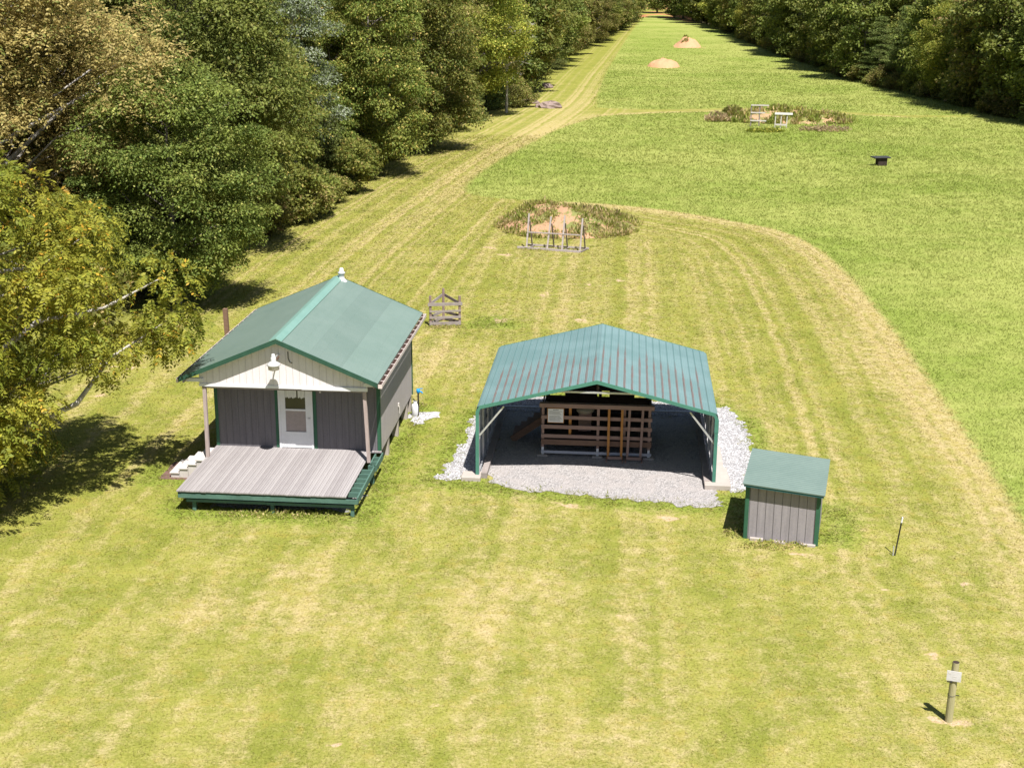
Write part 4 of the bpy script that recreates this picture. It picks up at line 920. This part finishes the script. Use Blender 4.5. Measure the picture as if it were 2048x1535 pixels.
# target frames
def pole_frame():
    a = gnd(1042, 497); b = gnd(1160, 505); t = empty('range_frame', (a[0], a[1], 0), math.atan2(b[1] - a[1], b[0] - a[0]), 'grey four pole wooden target frame before the near dirt bank', 'target frame')
    w = float(np.hypot(*(b - a)))
    for x, h, ln in ((.35, 1.95, .03), (1.62, 1.85, .12), (2.40, 1.95, .04), (3.42, 1.85, .03)):
        MB().bar((x - ln, .0, 0), (x, .35, h), .085, .05).build('pole', M_greypole, t); MB().bar((x + .02, .95, 0), (x + .03, .38, h * .78), .07, .04).build('rear_leg', M_greypole2, t)
    MB().bar((-.2, -.04, .08), (w * .53, -.06, .07), .09, .12).build('base_rail', M_greypole, t); MB().bar((w * .53, -.05, .06), (w + .05, -.08, .06), .09, .12).build('base_rail', M_greypole, t)
    MB().bar((.1, 1.0, .06), (w + .25, .95, .08), .08, .10).build('base_rail', M_greypole, t)
    MB().bar((.3, .15, .93), (w * .98, .12, .95), .05, .06).build('cross_rail', M_greypole, t)
    for x in (.4, 2.45, 3.45): MB().bar((x, .0, .06), (x + .1, .98, .06), .07, .06).build('foot', M_greypole2, t)
M_greypole = weathered('grey_pole', (.46, .40, .38), (.30, .25, .24), .9, 5, amt=.9)
M_greypole2 = weathered('dark_pole', (.25, .21, .20), (.17, .14, .13), .9, 5, amt=.9)
pole_frame()
def white_frame(px0, px1, py0, py1, top, label, kind):
    a = gnd(px0, py0); b = gnd(px1, py1); t = empty('range_frame', (a[0], a[1], float(gz(*a))), -.16, label, 'target frame'); w = float(abs(b[0] - a[0]))
    if kind == 0:
        for x in (.05, w * .52): MB().bar((x, 0, -.2), (x, 0, top), .12, .08).build('pole', M_greypole2, t)
        for z, e in ((.55, -.1), (1.35, -.25), (top, .1)): MB().bar((0, -.06, z), (w + e, -.06, z), .06, .13).build('rail', M_paleframe, t)
    else:
        for x in (.06, w * .35, w * .68): MB().bar((x, 0, -.1), (x + .05, 0, top), .10, .08).build('pole', M_paleframe, t)
        MB().bar((0, -.08, top), (w, -.08, top - .02), .08, .2).build('rail', M_whiteframe, t); MB().bar((.1, -.06, .35), (w * .68, -.06, .33), .07, .16).build('rail', M_paleframe, t)
M_paleframe = weathered('pale_pole', (.56, .52, .49), (.42, .38, .35), .8, 5, amt=.8)
M_whiteframe = weathered('white_board', (.74, .72, .71), (.62, .60, .59), .7, 5, amt=.5)
white_frame(1500, 1538, 252, 255, 2.1, 'left grey target frame with three rails on the middle bank', 0)
white_frame(1548, 1594, 256, 262, 1.45, 'right target frame with a bright white top board on the middle bank', 1)

# table in the field
x, y = gnd(1762, 331)
t = empty('stone_table', (x, y, float(gz(x, y))), .15, 'dark slab table on a stubby pedestal alone in the tall grass', 'table')
MB().box(-.78, .62, -.45, .45, .62, .72).build('table_top', M_slab, t, bevel=.02); MB().box(-.38, .38, -.3, .3, -.1, .618).build('pedestal', M_darkwood, t, bevel=.02)

# ------------------------------------------------------------------ trees
def leaf_quads(cen, outd, r, size, elong, droop, flat, jitter=.5):
    n = len(cen)
    rnd = r.normal(0, 1, (n, 3)); rnd /= np.linalg.norm(rnd, axis=1)[:, None]
    ax = outd * .6 + rnd * jitter + np.array([0, 0, -droop]); ax /= np.linalg.norm(ax, axis=1)[:, None]
    nn = np.array([0, 0, flat]) + outd * .5 + r.normal(0, .55, (n, 3)); side = np.cross(ax, nn); side /= np.linalg.norm(side, axis=1)[:, None] + 1e-9
    s = size * r.uniform(.6, 1.35, n)[:, None]; L = ax * s * elong; Wd = side * s
    fold = np.cross(side, ax) * s * r.uniform(-.35, .35, n)[:, None]
    return np.stack([cen - L * .5, cen + Wd * .5 + fold, cen + L * .5, cen - Wd * .5 + fold], 1)
def make_tree(seed, Ht, R, zb, nclump, leaves, lsize, mat, elong=1.7, droop=.2, flat=.8, shape='round', bark=None, clr=1.0, trunk_r=.22, limbs=9, lean=(0, 0), squash=.6, frond=0):
    r = np.random.default_rng(seed); bark = bark or M_bark
    zc = (zb + Ht) / 2; hz = (Ht - zb) / 2
    C_ = []
    while len(C_) < nclump:
        z = r.uniform(-1, 1); 
        if shape == 'cone': prof = (1 - (z + 1) / 2) ** .8 * .97 + .05
        elif shape == 'column': prof = (1 - max(0, z) ** 2.2) ** .5 * (1 if z > -.6 else .8)
        else: prof = max(0, 1 - z * z) ** .5 if z > 0 else max(.25, 1 - abs(z) ** 2.4) ** .6
        a = r.uniform(0, 2 * PI); lob = 1 + .22 * math.sin(3 * a + seed) + .12 * math.sin(5 * a + seed * 2 + 3 * z)
        q = r.uniform(.35, 1) ** .45
        p = np.array([math.cos(a) * R * prof * q * lob, math.sin(a) * R * prof * q * lob, zc + z * hz]); 
        if any(np.linalg.norm(p - c) < clr * .55 for c in C_[-200:]) and r.random() < .8: continue
        C_.append(p)
    C_ = np.array(C_); lx, ly = lean; f = (C_[:, 2] / Ht)[:, None]; C_ += f * np.array([lx, ly, 0])
    per = frond or 1; leaves = leaves // per
    # leaves on clumps: squashed shells
    who = np.repeat(np.arange(nclump), leaves); n = len(who); d = r.normal(0, 1, (n, 3)); d /= np.linalg.norm(d, axis=1)[:, None]
    flip = (d[:, 2] < -.25) & (r.random(n) < .6); d[flip, 2] *= -1
    cr = clr * r.uniform(.6, 1.25, nclump); rad = cr[who] * r.random(n) ** .38
    cen = C_[who] + d * rad[:, None] * np.array([1.15, 1.15, squash])
    outd = d.copy()
    if frond:      # compound leaves: leaflets in pairs along a drooping stalk
        fa = outd * .55 + r.normal(0, .35, (n, 3)) + np.array([0, 0, -.55]); fa /= np.linalg.norm(fa, axis=1)[:, None]
        sd = np.cross(fa, np.array([0, 0, 1.]) + r.normal(0, .3, (n, 3))); sd /= np.linalg.norm(sd, axis=1)[:, None] + 1e-9; nr = np.cross(sd, fa)
        k = np.arange(frond); t = (k // 2 + .5) / (frond / 2); sg = np.where(k % 2 == 0, 1., -1.); FL = lsize * 5.5 * r.uniform(.7, 1.2, n)
        base = cen[:, None] + fa[:, None] * (t[None, :, None] * FL[:, None, None]) - nr[:, None] * 0 + np.array([0, 0, -1.]) * (t[None, :, None] ** 2 * FL[:, None, None] * .35)
        ax = fa[:, None] * .55 + sd[:, None] * sg[None, :, None] + r.normal(0, .15, (n, frond, 3)) + np.array([0, 0, -.25]); ax /= np.linalg.norm(ax, axis=2)[..., None]
        sw = np.cross(ax, nr[:, None] + r.normal(0, .25, (n, frond, 3))); sw /= np.linalg.norm(sw, axis=2)[..., None] + 1e-9
        s_ = lsize * r.uniform(.7, 1.25, (n, frond, 1)); Lx = ax * s_ * elong; Wx = sw * s_ * .5
        Q = np.stack([base, base + Lx * .45 + Wx, base + Lx, base + Lx * .45 - Wx], 2).reshape(-1, 4, 3); who = np.repeat(who, frond); n = len(who)
    else: Q = leaf_quads(cen, outd, r, lsize, elong, droop, flat)
    V = Q.reshape(-1, 3); Fc = np.arange(n * 4).reshape(-1, 4)
    cw = r.random(nclump); w = np.clip(cw[who] + r.normal(0, .25, n), 0, 1)
    crown = np_mesh('crown', V, Fc, mat, {'v': (np.repeat(r.random(n // frond), frond) * .75 + r.random(n) * .25) if frond else r.random(n), 'w': w})
    # trunk and limbs
    m = MB(); tp = [(0, 0, -.3)]; k = 6
    for i in range(1, k + 1): z = i / k * (zb + (Ht - zb) * .8); tp.append((lx * z / Ht + r.normal(0, .12) * i / k, ly * z / Ht + r.normal(0, .12) * i / k, z))
    m.tube(tp, [trunk_r * (1.25 if i == 0 else (1 - .8 * i / k)) for i in range(k + 1)], 8, cap=False)
    tpn = np.array(tp)
    order = r.permutation(nclump)[:limbs * 4]
    for j, ci in enumerate(order):
        c = C_[ci]; z0 = max(zb * .8, c[2] - np.hypot(c[0] - lx * c[2] / Ht, c[1] - ly * c[2] / Ht) * r.uniform(.4, .8)); z0 = min(max(z0, .6), tpn[-1][2] - .1)
        s0 = np.array([np.interp(z0, tpn[:, 2], tpn[:, i]) for i in range(2)] + [z0]); mid = (s0 + c) / 2 + r.normal(0, .8, 3) * R * .1 + np.array([0, 0, .05 * R]); rr = trunk_r * (.36 if j < limbs else .18)
        mid2 = s0 * .25 + c * .75 + r.normal(0, .6, 3) * R * .1
        m.tube([s0, mid, mid2, c], [rr, rr * .7, rr * .45, rr * .15], 5, cap=False)
    me = bpy.data.meshes.new('trunk'); me.from_pydata(m.v, [], m.f); me.materials.append(bark); me.polygons.foreach_set('use_smooth', [True] * len(m.f)); me.update()
    return crown, me
def place(meshes, x, y, label, cat='tree', group=None, s=1, rz=0, name='tree', z=None, sz=1):
    e = empty(name, (x, y, float(gz(x, y)) if z is None else z), rz, label, cat, group); e.scale = (s, s, s * sz)
    for nm, me in zip(('crown', 'trunk'), meshes): link(bpy.data.objects.new(nm, me), e)
    return e
def at_h(px, py, z): return gnd(px, py, z)

# hero trees on the left
WAL = make_tree(101, 9.7, 5.6, .9, 190, 900, .062, L_walnut, 2.3, .95, .3, frond=10, bark=M_palebark, clr=.97, trunk_r=.32, limbs=18, squash=.8)
place(WAL, -16.8, 36.2, 'big yellow green drooping leaved tree with orange tinged leaves left of the cabin', name='walnut_tree')
GOL = make_tree(102, 16.5, 6.8, 5.0, 190, 720, .085, L_gold, 2.0, .7, .5, frond=6, bark=M_palebark, clr=1.3, trunk_r=.34, limbs=15)
place(GOL, -23.5, 61, 'tall tan golden leaved tree at the upper left corner', name='golden_tree')
DK = make_tree(103, 15.5, 5.4, 1.4, 210, 480, .115, L_dark, 1.6, .35, .7, clr=1.35, trunk_r=.24, limbs=7)
place(DK, -17.6, 73.5, 'large dark green tree standing behind the cabin where the left woods begin', name='broadleaf_tree')
SMALL = make_tree(104, 5.6, 2.6, .7, 60, 420, .085, L_dark, 1.8, .35, .6, clr=.9, trunk_r=.1, limbs=8)
CED1 = make_tree(105, 14, 3.4, .8, 130, 420, .085, L_cedar, 2.2, .1, .9, 'cone', clr=1.1, trunk_r=.22, squash=.35)
SIL = make_tree(106, 15, 3.2, 3.0, 80, 380, .10, L_silver, 1.8, .3, .6, clr=1.05, trunk_r=.2, bark=M_palebark)
OLV = make_tree(107, 15, 4.6, 1.5, 140, 420, .115, L_olive, 1.8, .3, .7, 'column', clr=1.3, trunk_r=.25)
MID = make_tree(108, 14.5, 4.8, 1.3, 140, 420, .125, L_mid, 1.6, .3, .7, clr=1.35, trunk_r=.25)
MID2 = make_tree(109, 16, 4.4, 1.2, 140, 420, .125, L_mid, 1.7, .4, .7, 'column', clr=1.3, trunk_r=.25)
BRT = make_tree(110, 14.5, 5.2, 2.2, 130, 400, .14, L_bright, 1.5, .25, .8, clr=1.5, trunk_r=.26)
BUSH = make_tree(111, 3.6, 2.1, .15, 50, 200, .13, L_mid, 1.8, .1, .6, clr=.8, trunk_r=.06, limbs=5)
BUSH2 = make_tree(112, 2.7, 2.3, .1, 46, 190, .12, L_olive, 1.8, .1, .6, clr=.8, trunk_r=.05, limbs=5)
CEDB = make_tree(113, 4.6, 2.0, .1, 60, 220, .10, L_cedar, 2.2, 0, .9, 'cone', clr=.8, trunk_r=.08, squash=.4)
FD = [make_tree(120 + i, h, R, zb, 100, 150, .26, mt, 1.5, .25, .75, sh, clr=1.5, trunk_r=.26) for i, (h, R, zb, mt, sh) in enumerate(((15.5, 4.6, 1.2, L_dark, 'round'), (16.5, 4.2, 1.0, L_dark, 'column'), (15, 4.8, 1.2, L_mid, 'round'), (16, 4.4, 1.2, L_olive, 'column'), (14.5, 4.8, 1.5, L_bright, 'round')))]
# dead grey branches
def dead_tree(x, y, seed, Ht, label):
    r = random.Random(seed); t = empty('dead_tree', (x, y, 0), 0, label, 'dead tree'); m = MB(); 
    m.tube([(0, 0, 0), (.1, 0, Ht * .4), (0, .1, Ht * .85)], [.16, .11, .05], 7); m.build('trunk', M_palebark, t); m = MB()
    for k in range(26):
        z = Ht * r.uniform(.35, .85); a = r.uniform(-2.6, .8); L = r.uniform(1.6, 3.4); e = Vector((math.cos(a) * L, math.sin(a) * L, z + r.uniform(-.2, 1.1))); mid = Vector((e.x * .5, e.y * .5, z + r.uniform(0, .6)))
        m.tube([(0, 0, z), mid, e], [.05, .03, .01], 5, cap=False)
        for j in range(6):
            f = r.uniform(.4, 1); b = mid.lerp(e, f); m.tube([b, b + Vector((r.uniform(-.8, .8), r.uniform(-.8, .8), r.uniform(-.5, .6)))], [.022, .006], 4, cap=False)
    m.build('branches', M_palebark, t)

LG = 'trees along the edge of the woods left of the track'
def lp(px, py, off=0):
    c = gnd(px, py); return c[0] - off, c[1]
spec = [ # px,py of the trunk foot, meshes, scale, label, name
    ((560, 462), OLV, .62, 'short olive tree at the mown edge right of the large dark tree', 'broadleaf_tree'),
    ((640, 425), MID, .72, 'full mid green tree overhanging the mown edge above the cabin roof', 'broadleaf_tree'),
    ((705, 388), CED1, .78, 'dark green conical cedar at the inner bend of the left woods', 'cedar_tree'),
    ((748, 350), MID2, .72, 'leafy green tree just right of the conical cedar', 'broadleaf_tree'),
    ((800, 315), OLV, .72, 'olive brown tree in the middle of the left woods edge', 'broadleaf_tree'),
    ((850, 292), MID, .80, 'rounded green tree beside the olive brown one on the woods edge', 'broadleaf_tree'),
    ((905, 262), CED1, .9, 'tall dark cedar near the far end of the first stretch of woods', 'cedar_tree'),
    ((960, 222), MID2, .9, 'tall yellowish green tree behind the low round shrubs at the woods edge', 'broadleaf_tree'),
    ((1065, 150), BRT, 1.15, 'bright yellow green tree leaning out over the far bend of the track', 'broadleaf_tree'),
    ((1040, 172), FD[0], 1.0, 'dark tree under the bright yellow green one at the track bend', 'broadleaf_tree'),
]
for (px, py), me, s, lab, nm in spec:
    c = lp(px, py, 3.0 if nm != 'sapling' else .3); place(me, c[0], c[1], lab, s=s, rz=random.uniform(0, 6), name=nm)
place(DK, -15.4, 60.5, 'mid sized dark leafy tree between the yellow green tree and the cabin', s=.74, rz=2.1, name='broadleaf_tree', sz=.93)
# second and third rows of the near woods, each placed by hand
rows = [((-23.5, 70), OLV, 1.0, 'olive tree deep in the woods between the golden and the large dark tree'), ((-26, 80), MID, 1.1, 'second row green tree behind the large dark tree'),
    ((-19.5, 86), CED1, 1.15, 'tall juniper green cedar at the top of the photo behind the dark tree'), ((-14.6, 91), SIL, .98, 'silvery grey leaved tree near the top of the left woods'),
    ((-20, 98), MID2, 1.15, 'tall green tree right behind the silvery one'), ((-31, 92), OLV, 1.2, 'tall olive tree in the back rows at the upper left'), ((-38, 70), MID, 1.2, 'broad green tree behind the golden one at the left border'),
    ((-10.8, 104), MID2, .95, 'upright green tree above the silvery tree on the upper edge'), ((-33, 58), DK, 1.0, 'dark tree shading the ground left of the golden tree'), ((-24.5, 50), OLV, .62, 'low olive tree in the gap between golden and yellow green trees'),
    ((-15.5, 112), MID, 1.2, 'broad green tree in the second row past the silvery tree'), ((-8.5, 118), MID2, 1.1, 'tall column shaped green tree in the second row of the middle woods'), ((-9, 135), OLV, 1.15, 'olive tree in the second row near the low round shrubs'),
    ((-4.5, 150), BRT, 1.15, 'light green tree in the second row just before the track bend'), ((-19, 126), CED1, 1.2, 'dark cedar top in the third row of the middle woods'), ((-14, 148), MID, 1.2, 'green tree in the third row before the track bend'),
    ((-27, 110), MID2, 1.2, 'green tree in the back rows above the large dark tree'), ((-3.5, 168), OLV, 1.1, 'olive tree behind the grey bare branches'), ((-40, 84), OLV, 1.3, 'tall olive tree beyond the golden tree')]
for (x, y), me, s, lab in rows: place(me, x, y, lab, s=s, rz=random.uniform(0, 6), name='broadleaf_tree' if me not in (CED1,) else 'cedar_tree')
dead_tree(-.8, 152, 5, 11, 'bare grey dead tree among green crowns near the far track bend')
# far rows of both woods
def row(edge, off, step, y0, y1, labels, group, zoff=0, s0=.95, s1=1.2, side=1):
    L = 0; pts = []
    for a, b in zip(edge[:-1], edge[1:]):
        d = b - a; n = np.array([-d[1], d[0]]) / (np.hypot(*d) + 1e-9) * side; k = np.hypot(*d)
        t = (step - L) if L else 0
        while t < k: q = a + d / k * t; pts.append(q + n * off); t += step * random.uniform(.85, 1.15)
        L = step - (t - k) if t > k else 0; L = max(.01, L)
    out = [p for p in pts if y0 < p[1] < y1]
    for k, p in enumerate(out):
        i = random.choices(range(10), (3, 2.5, 2, 1.6, 1.3, 1.4, 1.4, 1.6, 1., 1.2))[0]; j = (0, 0, 1, 2, 3, 1, 1, 2, 3, 0)[i]
        seg = labels(p[1]); kind = ('dark green', 'mid green', 'olive tinged', 'light yellow green')[j]
        if group is None: lab = '%s tree, %s from the near end, %s' % (kind, ordinal(k + 1), seg[0]); gr = 'trees in the ' + seg[0]
        else: lab = '%s tree in the %s, %s' % (kind, *seg); lab = lab.replace('front row', group); gr = lab.replace(' tree in', ' trees in')
        place((FD + [MID, MID2, OLV, BRT, CED1])[i], p[0] + random.uniform(-1.4, 1.4), p[1] + random.uniform(-1.2, 1.2), lab, group=gr, s=random.uniform(s0 - .15, s1 + .1), rz=random.uniform(0, 6), name='cedar_tree' if i == 9 else 'broadleaf_tree', z=float(gz(*p)) + zoff, sz=random.uniform(.88, 1.15))
def ordinal(n):
    if n > 19 and n % 10: return ('', '', 'twenty', 'thirty', 'forty', 'fifty', 'sixty', 'seventy')[n // 10] + '-' + ordinal(n % 10)
    return {20: 'twentieth', 30: 'thirtieth', 40: 'fortieth', 50: 'fiftieth', 60: 'sixtieth', 70: 'seventieth'}.get(n) or ('first second third fourth fifth sixth seventh eighth ninth tenth eleventh twelfth thirteenth fourteenth fifteenth sixteenth seventeenth eighteenth nineteenth'.split())[n - 1]
def segL(y): return 'left woods front row', 'just beyond the track bend' if y < 225 else 'level with the bare soil heaps' if y < 300 else 'near the far end'
def segR(y): return 'right woods front row', 'across from the black table' if y < 150 else 'across from the middle dirt bank' if y < 205 else 'across from the bare soil heaps' if y < 300 else 'near the far end'
row(left_edge, .8, 6.5, 172, 420, segL, None, 0, .95, 1.15)
row(left_edge, 6.5, 8, 168, 400, segL, 'second row', 0, 1.05, 1.25)
row(right_edge, -2.6, 6.4, 100, 420, segR, None, -1.0, .85, 1.05)
row(right_edge, -8.5, 7.5, 100, 420, segR, 'second row', -2.2, 1.1, 1.3)
row(right_edge, -15.5, 9, 100, 420, segR, 'back row', -2.4, 1.25, 1.45)
# trees closing the far end
for kc, (x, y) in enumerate((tuple(gnd(1348, 36)), tuple(gnd(1366, 38)), tuple(gnd(1385, 42)), tuple(gnd(1402, 47)), tuple(gnd(1378, 26)), (76, 412), (84, 405), (92, 400), (30, 440), (38, 452), (48, 470), (60, 480), (70, 478), (80, 470), (92, 460), (104, 450), (58, 455), (24, 420))): place(FD[random.randrange(4)], x, y, 'small looking far off tree closing the end of the field', group='far off trees closing the end of the field', s=1.1, rz=random.uniform(0, 6), name='broadleaf_tree')
# bushes at the skirts of the woods
bl = 0
def bush(px, py, me, s, lab, grp=None, off=.6, z=None, nm='bush'):
    c = gnd(px, py); place(me, c[0] - off, c[1], lab, 'bush', grp, s, random.uniform(0, 6), nm, z)
bush(982, 218, CEDB, 1.15, 'round dark cedar bush at the end of the near woods', nm='cedar_bush'); bush(945, 243, CEDB, .95, 'lower dark cedar bush left of the round one', nm='cedar_bush')
bush(1010, 205, BUSH, 1.1, 'leafy bush beside the pale boulder', off=1.5); bush(1045, 214, BUSH2, .8, 'low brush right in front of the pale boulder')
scrub(1468, 242, .9, .7, 2.3, 700, 'weed_patch', 'feathery tall weeds round the green shrub on the middle bank', 'weeds', L_weed, 27, .10)
bush(1462, 240, BUSH, .42, 'tall green shrub at the left end of the middle dirt bank', off=0, nm='shrub')
GB = 'low bushes along the foot of the left woods'
for px, py in ((470, 495), (505, 480), (545, 470), (585, 448), (620, 440), (660, 425), (690, 405), (720, 385), (745, 360), (775, 340), (805, 320), (835, 305), (865, 288), (890, 272), (915, 258), (415, 530), (385, 560), (440, 508)):
    bush(px, py, random.choice((BUSH, BUSH2, BUSH)), random.uniform(.6, 1.05), 'low bush at the foot of the left woods, %s' % ('right behind the cabin' if px < 560 else 'above the cabin roof' if px < 730 else 'level with the near dirt bank' if px < 840 else 'where the track bends right'), GB + (', behind the cabin' if px < 560 else ', above the cabin roof' if px < 730 else ', level with the near bank' if px < 840 else ', at the bend'), 1.2)
for x, y in ((-19.5, 49), (-18.5, 53), (-21, 51), (-22, 47), (-25, 53), (-22.5, 56), (-20.5, 61), (-19.2, 65), (-29, 45), (-28, 60), (-26, 66)):
    place(random.choice((BUSH, BUSH2, SMALL)), x, y, 'dark undergrowth bush below the tan golden tree', 'bush', 'undergrowth below the golden tree', random.uniform(.8, 1.3), random.uniform(0, 6), 'bush')
GR = 'low bushes along the foot of the right woods'
pl = right_edge
for a, b in zip(pl[:-1], pl[1:]):
    k = int(np.hypot(*(b - a)) / 5.5) + 1
    for j in range(k):
        q = a + (b - a) * (j + .5) / k
        if q[1] > 100 and q[1] < 330: place(random.choice((BUSH, BUSH2)), q[0] + 1.0, q[1] + 1.2, 'low dark bush at the foot of the right woods, ' + segR(q[1])[1], 'bush', GR + ', ' + segR(q[1])[1], random.uniform(.7, 1.2), random.uniform(0, 6), 'bush', float(gz(*q)) - .6)
